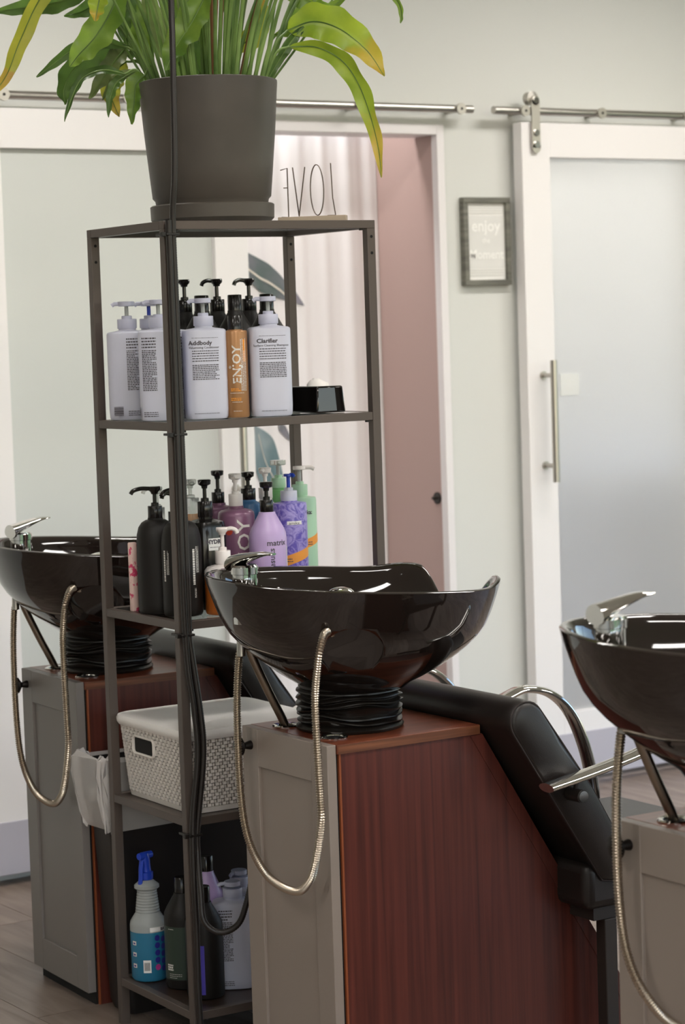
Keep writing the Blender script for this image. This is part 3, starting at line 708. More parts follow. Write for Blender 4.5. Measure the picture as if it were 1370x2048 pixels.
white_bottle(.142, .108, 1, 'white pump bottle with black printed title, just left of the bronze bottle', TH + .25, 27, CAMAZ - .10, 'Addbody', 'Volumizing Conditioner')
white_bottle(.277, .068, 1, 'white pump bottle with black printed title, between bronze bottle and tissue box', TH + .12, 33, CAMAZ - .06, 'Clarifier', 'Surface Cleansing Shampoo')
# bronze ENJOY bottle
b = bottle(.203, .082, 1, 'slim bronze bottle with upright white lettering and a black cap', None, [(.020, 0), (.0238, .001), (.0252, .005), (.0252, .180), (.024, .1835), (.0165, .1845), (.0165, .186)], M_gold, 'spray_bottle')
cap(b, .186, .0155, .030, M_blackp)
print_text(b, 'ENJOY', .0245, .0252, CAMAZ + .06, .112, M_inkw, rot=True, off=.0004, sx=1.12)
print_text(b, '*', .016, .0252, CAMAZ - .42, .107, M_inkw, rot=True)
micro(b, .0252, CAMAZ + .45, .112, .11, 4, .0036, M_inkw, seed=5, vert=True, name='side_print')
for z, w_ in ((.052, .03), (.033, .022), (.014, .018)): micro(b, .0252, CAMAZ, z, w_, 1, .0025, M_inkw, seed=int(z * 999), h=.4)
for z in (.060, .040): micro(b, .0252, CAMAZ - .1, z, .022, 2, .0035, M_orange, seed=int(z * 777), h=.7)
patch(b, .0252, CAMAZ + .75, .118, .165, .0035, M_orange)
# the black salon bottles behind, three capped in front of three pumps
BB = [(.034, 0), (.0385, .0015), (.0405, .006), (.0405, .165), (.0395, .178), (.036, .190), (.0165, .224), (.0165, .228)]
def black_cap(u, v, lev, label, group, strip=None, body=BB, rb=.0405, mb=None, capm=None):
    b = bottle(u, v, lev, label, group, body, mb or M_blackmatte, 'shampoo_bottle'); zt = body[-1][1]; cap(b, zt, .0155, .034, capm or M_blackp); return b
def black_pump(u, v, lev, label, group, az):
    b = bottle(u, v, lev, label, group, BB, M_blackmatte, 'pump_bottle'); pump(b, .228, M_blackp, M_blackp, M_blackp, az, rc=.0165, hc=.026, hs=.026, spout=.024, style='long'); return b
g1, g2 = 'black capped bottles on the upper shelf', 'black pump bottles at the back of the upper shelf'
black_cap(.197, .215, 1, 'black capped bottle leftmost of the three capped ones', g1)
b = black_cap(.279, .215, 1, 'black capped bottle behind the bronze one, vertical white and blue lettering', g1)
patch(b, .0405, CAMAZ + .36, .030, .16, .0085, M_blackm); patch(b, .0405, CAMAZ + .36, .030, .04, .0088, M_purpleink, lift=.0007); patch(b, .0405, CAMAZ + .36, .155, .165, .0088, M_purpleink, lift=.0007)
print_text(b, 'total results', .019, .0405, CAMAZ + .33, .10, M_inkw, rot=True, off=.0002)
black_cap(.359, .215, 1, 'black capped bottle beside the back post, rightmost of three', g1)
black_pump(.201, .300, 1, 'black pump bottle at the back beside the near post, leftmost of three', g2, radians(150))
black_pump(.282, .300, 1, 'black pump bottle at the back, middle of the three, spout to the left', g2, radians(140))
black_pump(.363, .300, 1, 'black pump bottle at the back, rightmost of three, spout to the left', g2, radians(165))
# tissue box
tb = empty('tissue_box', SP(.431, .132) + (LEV[1] + .0003,), SR, label='glossy black tissue box with a tuft of tissue on the upper shelf', cat='tissue box')
q = MB(); a, c = .037, .058
q.add([(-a, -c, 0), (a, -c, 0), (a, c, 0), (-a, c, 0), (-a + .004, -c + .004, .058), (a - .004, -c + .004, .058), (a - .004, c - .004, .058), (-a + .004, c - .004, .058)],
      [(0,3,2,1),(4,5,6,7),(0,1,5,4),(1,2,6,5),(2,3,7,6),(3,0,4,7)])
q.build('box_cover', mat('mirror_black_cover', '#2b2725', .04, .75, coat=.5), tb, bevel=.004, seg=3)
q = MB(); rr = random.Random(3); vs = []
q.lathe([(.020, .056), (.017, .062), (.012, .069), (.004, .073)], 14); q.v = [(x * 1.3 + rr.uniform(-.003, .003), y + rr.uniform(-.003, .003), z + (rr.uniform(-.003, .003) if z > .06 else 0)) for x, y, z in q.v]
q.build('tissue', M_tissue, tb)
# level 2
gb = 'assorted bottles on the middle shelf'
DB = [(.034, 0), (.039, .0015), (.0415, .006), (.0422, .02), (.0422, .150), (.0410, .168), (.0370, .184), (.0300, .194), (.0215, .199), (.0165, .2), (.0165, .203)]
for (u, v, az, lab, ta) in ((.05, .185, radians(165), 'matte black round-shouldered pump bottle, left of the pair, long spout pointing left', .35), (.065, .100, radians(195), 'matte black round-shouldered pump bottle, right of the pair, behind the near post', .70)):
    b = bottle(u, v, 2, lab, 'matte black pump bottles on the middle shelf', DB, M_blackmatte, 'pump_bottle', sides=56)
    pump(b, .203, M_blackp, M_blackp, M_blackp, az, rc=.0155, hc=.026, hs=.022, spout=.042, style='long')
    if ta > .5:
        micro(b, .0422, CAMAZ - .92, .108, .065, 1, .006, M_inkw, seed=51, h=.9, vert=True, name='side_print'); micro(b, .0422, CAMAZ - .80, .115, .05, 3, .0025, M_inkw, seed=52, h=.5, vert=True)
    else: continue
    micro(b, .0422, CAMAZ + ta, .105, .075, 1, .006, M_inkw, seed=41, h=.9, vert=True, name='side_print')
    micro(b, .0422, CAMAZ + ta + .1, .120, .055, 4, .0022, M_inkw, seed=42, h=.5, vert=True)
    micro(b, .0422, CAMAZ + ta - .02, .05, .02, 2, .0025, M_inkw, seed=44, h=.5, vert=True)
b = bottle(.026, .252, 2, 'slim pink patterned tube at the left end of the middle shelf', None, [(.0075, 0, 4), (.0085, .002, 4), (.0085, .146, 4), (.007, .148, 4)], M_pinktube, 'tube', 'tube', sides=24)
b = bottle(.112, .296, 2, 'clear bottle with a clear pump behind the matte black pair', gb, [(.030, 0, 4), (.0345, .003, 4), (.0345, .165, 4), (.033, .172, 4), (.015, .176), (.015, .182)], M_pinkl, 'pump_bottle')
pump(b, .182, M_clear, M_clear, M_clear, radians(150), rc=.0165, hc=.034, hs=.026, spout=.02, style='long')
b = bottle(.122, .233, 2, 'small black pump bottle hidden behind the near post', gb, [(.025, 0), (.029, .003), (.029, .15), (.025, .17), (.013, .18), (.013, .184)], M_blackp, 'pump_bottle')
pump(b, .184, M_blackp, M_blackp, M_blackp, radians(175), rc=.0145, hc=.026, hs=.024, spout=.02, style='long')
b = bottle(.177, .262, 2, 'clear amber-tinted pump bottle with frosted pump, right of the near post', gb, [(.026, 0), (.031, .003), (.031, .165), (.028, .172), (.018, .178), (.0165, .2)], M_amber, 'pump_bottle')
pump(b, .2, M_clear, M_clear, M_clear, CAMAZ + .2, rc=.0185, hc=.034, hs=.02, spout=.012, style='chunk')
b = bottle(.164, .172, 2, 'glossy black pump bottle with a small white label', gb, [(.032, 0, 3), (.0375, .002, 3), (.039, .008, 3), (.039, .176, 3), (.036, .188, 3), (.02, .193), (.015, .194), (.015, .198)], M_blackp, 'pump_bottle', sides=48)
pump(b, .198, M_blackp, M_blackp, M_blackp, CAMAZ - .3, rc=.0165, hc=.034, hs=.026, spout=.008, style='chunk')
patch(b, .039, CAMAZ + .55, .128, .154, .017, M_paper, e=3); print_text(b, 'HYDRA', .0125, .039, CAMAZ + .52, .146, M_ink, e=3, off=.0006); micro(b, .039, CAMAZ + .5, .134, .025, 1, .003, M_ink, e=3, seed=8)
b = bottle(.142, .060, 2, 'small orange bottle with a white shoulder and white pump beside the basin', None, [(.033, 0), (.038, .0015), (.040, .006), (.0405, .085), (.0405, .088)], M_orangeb, 'pump_bottle')
MB().lathe([(.0405, .088), (.0398, .093), (.034, .100), (.020, .104), (.0145, .105), (.0145, .107)], 48).build('shoulder', M_whitep, b)
pump(b, .107, M_whitep, M_whitep, M_whitep, radians(-30), rc=.0165, hc=.027, hs=.03, spout=.022, style='long')
MV = [(.033, 0), (.038, .002), (.0400, .006), (.0400, .192), (.0385, .2), (.033, .205), (.0165, .209), (.0165, .214)]
b = bottle(.277, .320, 2, 'mauve bottle with a black pump at the back of the middle shelf', 'mauve pump bottles', MV, M_mauve, 'pump_bottle', sides=48)
pump(b, .214, M_blackp, M_blackp, M_blackp, CAMAZ, rc=.0145, hc=.024, hs=.028, spout=.006, style='chunk')
b = bottle(.257, .203, 2, 'mauve bottle with a white pump and upright white lettering, red sticker', 'mauve pump bottles', MV, M_mauve, 'pump_bottle', sides=48)
pump(b, .214, M_whitep, M_whitep, M_whitep, CAMAZ - .2, rc=.0155, hc=.026, hs=.024, spout=.008, style='chunk')
print_text(b, 'ENJOY', .042, .0400, CAMAZ + .42, .115, M_inkw, rot=True, off=.0003, sx=1.15)
q = MB(); vs = [(.0085 * cos(2*pi*i/20), .0085 * sin(2*pi*i/20) * 1.1, 0) for i in range(20)]; q.add(wrap(vs, .04, CAMAZ - .45, .162), [tuple(range(20))]); q.build('round_sticker', M_red, b, smooth=False)
b = bottle(.322, .262, 2, 'blue bottle with a black pump behind the lavender one', gb, [(.028, 0), (.031, .003), (.031, .195), (.027, .212), (.0165, .218), (.0165, .221)], M_bluec, 'pump_bottle')
pump(b, .221, M_blackp, M_blackp, M_blackp, CAMAZ + .2, rc=.0165, hc=.025, hs=.016, spout=.01, style='chunk')
b = bottle(.280, .108, 2, 'lavender bottle with conical shoulders, black pump and upright lettering', None, [(.034, 0), (.0385, .0015), (.0408, .006), (.0408, .146), (.0395, .158), (.036, .168), (.0185, .200), (.0175, .204)], M_lav, 'pump_bottle', sides=56)
pump(b, .204, M_blackp, M_blackp, M_blackp, CAMAZ, rc=.0145, hc=.026, hs=.018, spout=.006, style='chunk')
print_text(b, 'matrix', .0175, .0408, CAMAZ + .48, .139, M_ink, off=.0002); print_text(b, 'results', .018, .0408, CAMAZ + .18, .104, M_ink, rot=True, off=.0002)
patch(b, .0408, CAMAZ + 1.30, .012, .13, .0025, M_paper)
b = bottle(.375, .175, 2, 'violet patterned bottle with an orange band and a blue pump stem', None, [(.034, 0), (.0375, .002), (.0388, .006), (.0388, .208), (.0375, .214), (.018, .217), (.018, .219)], M_violet, 'pump_bottle', sides=48)
pump(b, .219, M_bw, M_bluep, M_bluep, CAMAZ + .9, rc=.0185, hc=.022, hs=.024, rh=.010, hh=.006, spout=.006)
patch(b, .0388, CAMAZ + .05, .082, .104, .052, M_orange, slant=.016, nx=24); micro(b, .0388, CAMAZ - .3, .092, .03, 2, .005, M_ink, seed=31)
patch(b, .0388, CAMAZ + .25, .168, .176, .017, M_paper); print_text(b, 'amika:', .010, .0388, CAMAZ + .25, .1715, M_ink)
b = bottle(.448, .250, 2, 'mint green bottle with an orange band, rightmost on the middle shelf', 'mint green bottles', [(.032, 0), (.0345, .002), (.036, .006), (.036, .212), (.0345, .218), (.017, .221), (.017, .223)], M_green, 'pump_bottle', sides=48)
pump(b, .223, M_green, M_natural, M_whitep, radians(-25), rc=.0175, hc=.024, hs=.026, spout=.02, style='disc', rh=.014, hh=.008)
patch(b, .036, CAMAZ + .1, .104, .124, .050, M_orange, slant=.016, nx=24); print_text(b, 'amika:', .013, .036, CAMAZ + .28, .186, M_ink, off=.0004); micro(b, .036, CAMAZ + .3, .118, .03, 2, .005, M_ink, seed=36)
b = bottle(.435, .322, 2, 'green bottle with a frosted pump at the back near the back post', 'mint green bottles', [(.027, 0), (.030, .003), (.030, .225), (.026, .232), (.0165, .235), (.0165, .238)], M_greenb, 'pump_bottle')
pump(b, .238, M_green, M_natural, M_clear, CAMAZ, rc=.0165, hc=.022, hs=.022, spout=.006, style='disc', rh=.018, hh=.011)
b = bottle(.372, .272, 2, 'bottle with a white pump spotted green, behind the lavender one', gb, [(.021, 0), (.024, .003), (.024, .20), (.015, .215), (.014, .22)], M_whitep, 'pump_bottle')
pump(b, .22, M_whitep, M_whitep, M_whitep, CAMAZ - .4, rc=.0155, hc=.024, hs=.024, spout=.01, style='chunk')
# level 4, bottom shelf
b = bottle(.052, .300, 4, 'spray bottle of blue cleaner with a blue trigger at the left of the bottom shelf', None,
    [(.030, 0), (.037, .0015), (.0405, .007), (.0405, .110)], M_cleaner, 'spray_bottle', sides=48, nm='liquid_body')
q = MB(); pr_ = [(.0405, .110), (.0405, .122), (.039, .130), (.033, .140), (.0275, .148)]
z = .150
for i in range(8): pr_ += [(.0262 - i * .0007, z), (.0272 - i * .0007, z + .0025), (.0262 - i * .0007, z + .005)]; z += .0062
pr_ += [(.0225, z), (.0275, z + .004), (.0275, z + .010), (.018, z + .018), (.0135, z + .022), (.0135, z + .026)]; zt = z + .026
q.lathe(pr_, 48); q.build('upper_body', M_natural, b)
q = MB(); q.lathe([(.0145, zt - .004), (.0155, zt), (.0155, zt + .012), (.012, zt + .014)], 28)
q.build('collar', M_bluep, b)
dl = Vector((cos(radians(195)), sin(radians(195)), 0)); sd = Vector((-dl.y, dl.x, 0))
q = MB(); c0 = Vector((0, 0, zt))
q.sweep([c0 + Vector((0, 0, .012)), c0 + Vector((0, 0, .03)) , c0 + Vector((0, 0, .042)) + dl * .003, c0 + Vector((0, 0, .054)) + dl * .004], .010, 14, rs=[.012, .010, .012, .009])
q.sweep([c0 + Vector((0, 0, .049)) - dl * .016, c0 + Vector((0, 0, .049)) + dl * .012, c0 + Vector((0, 0, .049)) + dl * .020], .009, 14, rs=[.008, .009, .0075])
hd = q.build('spray_head', M_bluep, b)
q = MB(); q.sweep([c0 + Vector((0, 0, .04)) + dl * .012, c0 + Vector((0, 0, .02)) + dl * .016, c0 + Vector((0, 0, .0)) + dl * .017, c0 + Vector((0, 0, -.016)) + dl * .021], .004, 10, flat=(.003, .0065), up=tuple(dl)); q.build('trigger', M_bluep, hd)
patch(b, .0405, CAMAZ + .55, .112, .122, .018, M_paper, name='sticker'); print_text(b, 'BA', .009, .041, CAMAZ + .85, .1165, M_ink, off=.0003)
for i in range(5):
    for k in range(2):
        q = MB(); vs = [(.0062 * cos(2*pi*j/16), .0062 * sin(2*pi*j/16) * 1.1, 0) for j in range(16)]; q.add(wrap(vs, .0405, CAMAZ + .50 + k * .38, .098 - i * .0162 - k * .004), [tuple(range(16))]); q.build('printed_dot', M_magenta if (i == 4 and k == 0) else M_navy, b, smooth=False)
for i in range(3):
    patch(b, .0405, CAMAZ - .85, .082 - i * .025, .091 - i * .025, .0055, M_inkw, name='printed_mark'); patch(b, .0405, CAMAZ - .85, .084 - i * .025, .088 - i * .025, .0030, M_navy, name='printed_mark', lift=.0007)
patch(b, .0405, CAMAZ - .10, .022, .050, .0085, M_paper, name='barcode_label')
q = MB(); vs = []; fs = []
for i in range(9):
    n = len(vs); x = -.006 + i * .0014; vs += [(x, .027, 0), (x + .0006 + .0003 * (i % 2), .027, 0), (x + .0006 + .0003 * (i % 2), .045, 0), (x, .045, 0)]; fs.append((n, n+1, n+2, n+3))
q.add(wrap(vs, .0405, CAMAZ - .10, 0, lift=.0010), fs); q.build('barcode', M_ink, b, smooth=False)
BL = [(.034, 0), (.0385, .0015), (.0405, .006), (.0405, .150), (.0395, .162), (.034, .174), (.0185, .200), (.0175, .204)]
b = black_cap(.086, .200, 4, 'black capped bottle with a dark green label on the bottom shelf', None, body=[(r, z * 1.01) for r, z in BL])
patch(b, .0405, CAMAZ - .1, .022, .138, .060, M_darkgreen, nx=24)
for i in range(3): micro(b, .0405, CAMAZ - .5, .034 - i * .004, .03, 1, .002, M_inkw, seed=60 + i, h=.4)
micro(b, .0405, CAMAZ - .8, .052, .016, 3, .005, M_inkw, seed=66, h=.7); micro(b, .0405, CAMAZ - .7, .132, .014, 1, .003, M_inkw, seed=67)
b = black_cap(.086, .103, 4, 'black capped bottle with violet stripes, behind the near post on the bottom shelf', None, body=[(r, z * 1.0) for r, z in BL])
patch(b, .0405, CAMAZ - .88, .018, .138, .0065, M_purpleink); micro(b, .0405, CAMAZ - .86, .08, .10, 1, .003, M_inkw, seed=70, h=.8, vert=True)
patch(b, .0405, CAMAZ - .12, .012, .118, .0042, M_purpleink)
b = black_cap(.160, .222, 4, 'lavender bottle with a black cap at the back of the bottom shelf', None, body=[(r * .88, z * 1.17) for r, z in BL], mb=M_lav)
white_bottle(.172, .128, 4, 'white pump bottle with its pump locked down, front of bottom shelf', TH, 81, CAMAZ - .35, None, group='white pump bottles on the bottom shelf', az=radians(160), drop=True)
white_bottle(.236, .212, 4, 'white pump bottle at the back of the bottom shelf', TH, 87, None, group='white pump bottles on the bottom shelf', az=radians(200), drop=True)
# level 3: lidded basket
bk = empty('storage_basket', SP(.18, .185) + (LEV[3] + .0005,), SR, label='white woven plastic storage basket with a stained lid on the lower shelf', cat='basket')
def rrect(a, b_, r, n=6):
    P = []
    for (cx, cy, a0) in ((a - r, b_ - r, 0), (-a + r, b_ - r, 90), (-a + r, -b_ + r, 180), (a - r, -b_ + r, 270)):
        for i in range(n + 1): t = radians(a0 + 90 * i / n); P.append((cx + r * cos(t), cy + r * sin(t)))
    return P
def shell(levels, cap=True):
    b = MB(); vs = []; fs = []; n = None
    for (a, c, r, z) in levels:
        P = rrect(a, c, r); n = len(P); vs += [(x, y, z) for x, y in P]
    for j in range(len(levels) - 1):
        for i in range(n): p0 = j * n + i; p1 = j * n + (i + 1) % n; fs.append((p0, p1, p1 + n, p0 + n))
    if cap: fs.append(tuple(range(n - 1, -1, -1))); fs.append(tuple((len(levels) - 1) * n + i for i in range(n)))
    return b.add(vs, fs)
BA, BC, BH = .162, .168, .158
def bs(z): return 1 - .075 * (1 - z / BH)
shell([(BA * bs(0) - .004, BC * bs(0) - .004, .03, .004), (BA * bs(BH) - .004, BC * bs(BH) - .004, .03, BH)]).build('basket_shade_backing', M_basketin, bk)  # dark backing: shade of the basket's inside painted behind the weave
wv = MB(); rows = 20
for j in range(rows):
    z = .012 + (BH - .014) * j / rows; s_ = bs(z); P = rrect(BA * s_, BC * s_, .032, 10); P = [Vector((x, y, z)) for x, y in P]; P.append(P[0])
    P = resample(P, .0088)
    for i in range(0, len(P) - 1):
        a, c = P[i], P[i + 1]; d = (c - a); nrm = Vector((d.y, -d.x, 0)).normalized(); off = (i + j) % 2
        m_ = (a + c) / 2; xh = -BA * s_ < m_.x
        # hand hole in the left face
        if m_.x < -BA * s_ + .02 and abs(m_.y - .035) < .047 and .105 < z < .140: continue
        w0, w1 = (.04, .96) if off else (.26, .74); pr0 = .0012 if off else -.0008
        a2, c2 = a + d * w0 + nrm * -.004, a + d * w1 + nrm * -.004; f1, f2 = a + d * w0 + nrm * pr0, a + d * w1 + nrm * pr0
        hz = .0062 if off else .0050
        wv.add([a2, c2, f2, f1, a2 + Vector((0, 0, hz)), c2 + Vector((0, 0, hz)), f2 + Vector((0, 0, hz)), f1 + Vector((0, 0, hz))],
               [(0,3,2,1),(4,5,6,7),(0,1,5,4),(1,2,6,5),(2,3,7,6),(3,0,4,7)])
o = wv.build('weave', M_basket, bk, smooth=False); o['kind'] = 'stuff'
shell([(BA * bs(0) - .001, BC * bs(0) - .001, .032, 0), (BA * bs(0) + .001, BC * bs(0) + .001, .032, .011)]).build('base_rim', M_basket, bk)
q = MB(); xs = -BA * bs(.12)
hp = [(xs - .0025, .035 + yy, .120 + zz) for yy, zz in [(p[0], p[1]) for p in rrect(.048, .019, .009, 5)]]; hp.append(hp[0]); hp.append(hp[1])
q.sweep(hp, .0035, 8, cap=False, flat=(.004, .003), up=(1, 0, 0)); q.build('handle_rim', M_basket, bk)
MB().box(xs - .0008, xs + .004, .035 - .046, .035 + .046, .103, .137).build('handle_opening', M_dark, bk, smooth=False)
shell([(BA + .004, BC + .002, .034, BH - .002), (BA + .008, BC + .005, .036, BH + .004), (BA + .009, BC + .006, .037, BH + .012), (BA + .006, BC + .003, .036, BH + .019), (BA - .004, BC - .006, .03, BH + .0215)]).build('lid', M_lid, bk)
# ------------------------------------------------------------------ wash stations
def basin_mesh():
    """bowl about its own centre; x to the neck rest, rim height falls toward it"""
    N = 120; a, b_ = .281, .252; r0 = .102; z0 = .078
    prof = [(0, 0), (.05, .045), (.10, .145), (.16, .26), (.25, .41), (.335, .54), (.42, .655), (.51, .755), (.60, .835), (.70, .90), (.80, .948), (.90, .982), (.96, .995), (1, 1)]
    inner = [(1, 1), (.93, .985), (.82, .955), (.68, .90), (.52, .81), (.38, .70), (.26, .55), (.17, .38), (.12, .2), (.10, .10)]
    vs = []; fs = []
    def rim(th):
        c, s = cos(th), sin(th); e = 2.25; k = (abs(c / a) ** e + abs(s / b_) ** e) ** (-1 / e); x, y = k * c, k * s
        zr = .2805 - x * .0715 + y * .029
        if x > 0:
            yy = abs(y) / (.132 if y > 0 else .100)
            if yy < 1: w = (1 - yy * yy) ** 1.5; zr -= .072 * w; k *= 1 - .10 * w
            u = math.exp(-((abs(y) - (.15 if y > 0 else .115)) / .055) ** 2) * min(1, max(0, x - .12) / .1); zr += .014 * u; k *= 1 + .045 * u
        return k, zr
    rows = []
    for t, g in prof: rows.append(('o', t, g))
    rows += [('l', 1, 0), ('l', 2, 0), ('l', 3, 0)]
    for t, g in inner: rows.append(('i', t, g))
    for kind, t, g in rows:
        for i in range(N):
            th = 2 * pi * i / N; R, zr = rim(th)
            if kind == 'o':
                gg = g ** (1 - .16 * max(0, cos(th))); ro = r0 + (R - r0) * gg; z = z0 + (zr - z0) * t
                # cove along the side under the rim
                z_ = z
                if t > .55 and t < .99: ro -= .004 * sin(pi * (t - .55) / .44)
            elif kind == 'l':
                ro = R + (.0015, -.003, -.010)[int(t) - 1]; z_ = zr + (.006, .0095, .007)[int(t) - 1]
            else:
                ri = .012; ro = ri + (R - .016 - ri) * g; zb = z0 + .035; z_ = zb + (zr - .002 - zb) * t
            vs.append((ro * cos(th), ro * sin(th), z_))
    m = len(rows)
    for j in range(m - 1):
        for i in range(N): p0 = j * N + i; p1 = j * N + (i + 1) % N; fs.append((p0, p1, p1 + N, p0 + N))
    fs.append(tuple(range(N - 1, -1, -1))); fs.append(tuple((m - 1) * N + i for i in range(N)))
    return vs, fs
def apply_bool(o, cutter):
    md = o.modifiers.new('b', 'BOOLEAN'); md.operation = 'DIFFERENCE'; md.object = cutter; md.solver = 'EXACT'
    dg = bpy.context.evaluated_depsgraph_get(); me = bpy.data.meshes.new_from_object(o.evaluated_get(dg)); old = o.data
    o.modifiers.clear(); me.name = old.name; o.data = me; bpy.data.objects.remove(cutter)
def make_cabinet(loc, rz, label, paint, hh=.744):
    c = empty('wash_cabinet', loc, rz, label=label, cat='cabinet', group='wash cabinets'); W = .316; H0 = .03
    d = MB(); t = .020; s = .058
    d.box(0, t, 0, s, H0, hh).box(0, t, W - s, W, H0, hh).box(0, t, s, W - s, hh - .075, hh).box(0, t, s, W - s, H0, H0 + .075)
    dr = d.build('door', paint, c, bevel=.0012)
    MB().box(.006, t - .002, s - .003, W - s + .003, H0 + .072, hh - .072).build('door_panel', paint, dr, smooth=False)
    k = MB(); k.sweep([(0, 0, 0), (-.003, 0, 0), (-.014, 0, 0), (-.017, 0, 0), (-.024, 0, 0), (-.030, 0, 0), (-.033, 0, 0)], 0, 20, rs=[.009, .009, .006, .009, .019, .018, .007])
    k.v = [(x, y + W - .032, z + hh - .035) for x, y, z in k.v]; k.build('knob', M_knob, dr)
    # body: sloping back edge toward the chair
    x0 = t + .010; top = hh - .018
    def sl(z): return .344 + (hh - z) * .31 / .506
    side = [(x0, .0), (sl(0), .0), (sl(top), top), (x0, top)]
    for y0, y1 in ((.0, .018), (W - .018, W)): MB().prism(side, y0, y1).build('side_panel', M_wood, c, smooth=False)
    MB().box(t + .006, x0 + .0005, .0, W, .0, top).build('front_edge_band', mat('orange_edge_band', '#8a4a2c', .4), c, smooth=False)
    MB().box(t - .0005, t + .0065, .006, W - .006, .0, top).build('door_gap', M_dark, c, smooth=False)
    bk_ = [(sl(top) - .018, top), (sl(top), top), (sl(0), 0), (sl(0) - .018, 0)]
    MB().prism(bk_, .018, W - .018).build('back_panel', M_wood, c, smooth=False)
    # edge band following the slope on the near side
    eb = [(sl(top) - .028, top - .001), (sl(top) + .001, top - .001), (sl(0) + .001, 0), (sl(0) - .028, 0)]
    MB().prism(eb, -.0015, .0005).build('slope_edge_band', M_wood, c, smooth=False)
    tp = MB().box(t + .001, .350, -.002, W + .002, top, hh).build('top_panel', M_woodtop, c, bevel=.0008)
    MB().box(t + .003, .3495, -.0028, -.0015, top, hh - .001).build('top_edge_band', M_edge, tp, smooth=False)
    for y in (.070, .246):
        rg = MB(); rg.lathe([(.0175, hh), (.027, hh), (.0275, hh + .002), (.025, hh + .0042), (.0185, hh + .003), (.0175, hh)], 32, cx=.060, cy=y, cap=False)
        rg.lathe([(.0001, hh + .0006), (.0180, hh + .0006)], 32, cx=.060, cy=y, cap=False) if 0 else None
        r_ = rg.build('grommet', M_chrome, tp)
        MB().disc((.060, y, hh + .0002), (0, 0, 1), .0178, .0008, 32).build('grommet_hole', M_dark, r_, smooth=False)
    MB().box(x0 + .02, .3, .02, W - .02, .0, .02).build('plinth', M_dark, c, smooth=False)
    return c
HOSE = [(.075, .045, .955), (.035, .012, .952), (-.012, -.030, .962), (-.034, -.044, .935), (-.039, -.040, .900), (-.039, -.028, .838), (-.039, -.030, .747), (-.039, -.034, .660), (-.039, -.034, .607), (-.039, -.004, .517), (-.039, .030, .478),
        (-.039, .066, .463), (-.039, .120, .463), (-.039, .173, .476), (-.039, .222, .512), (-.039, .251, .561), (-.039, .263, .630), (-.039, .266, .707), (-.039, .263, .806), (-.038, .252, .885), (-.036, .246, .905)]
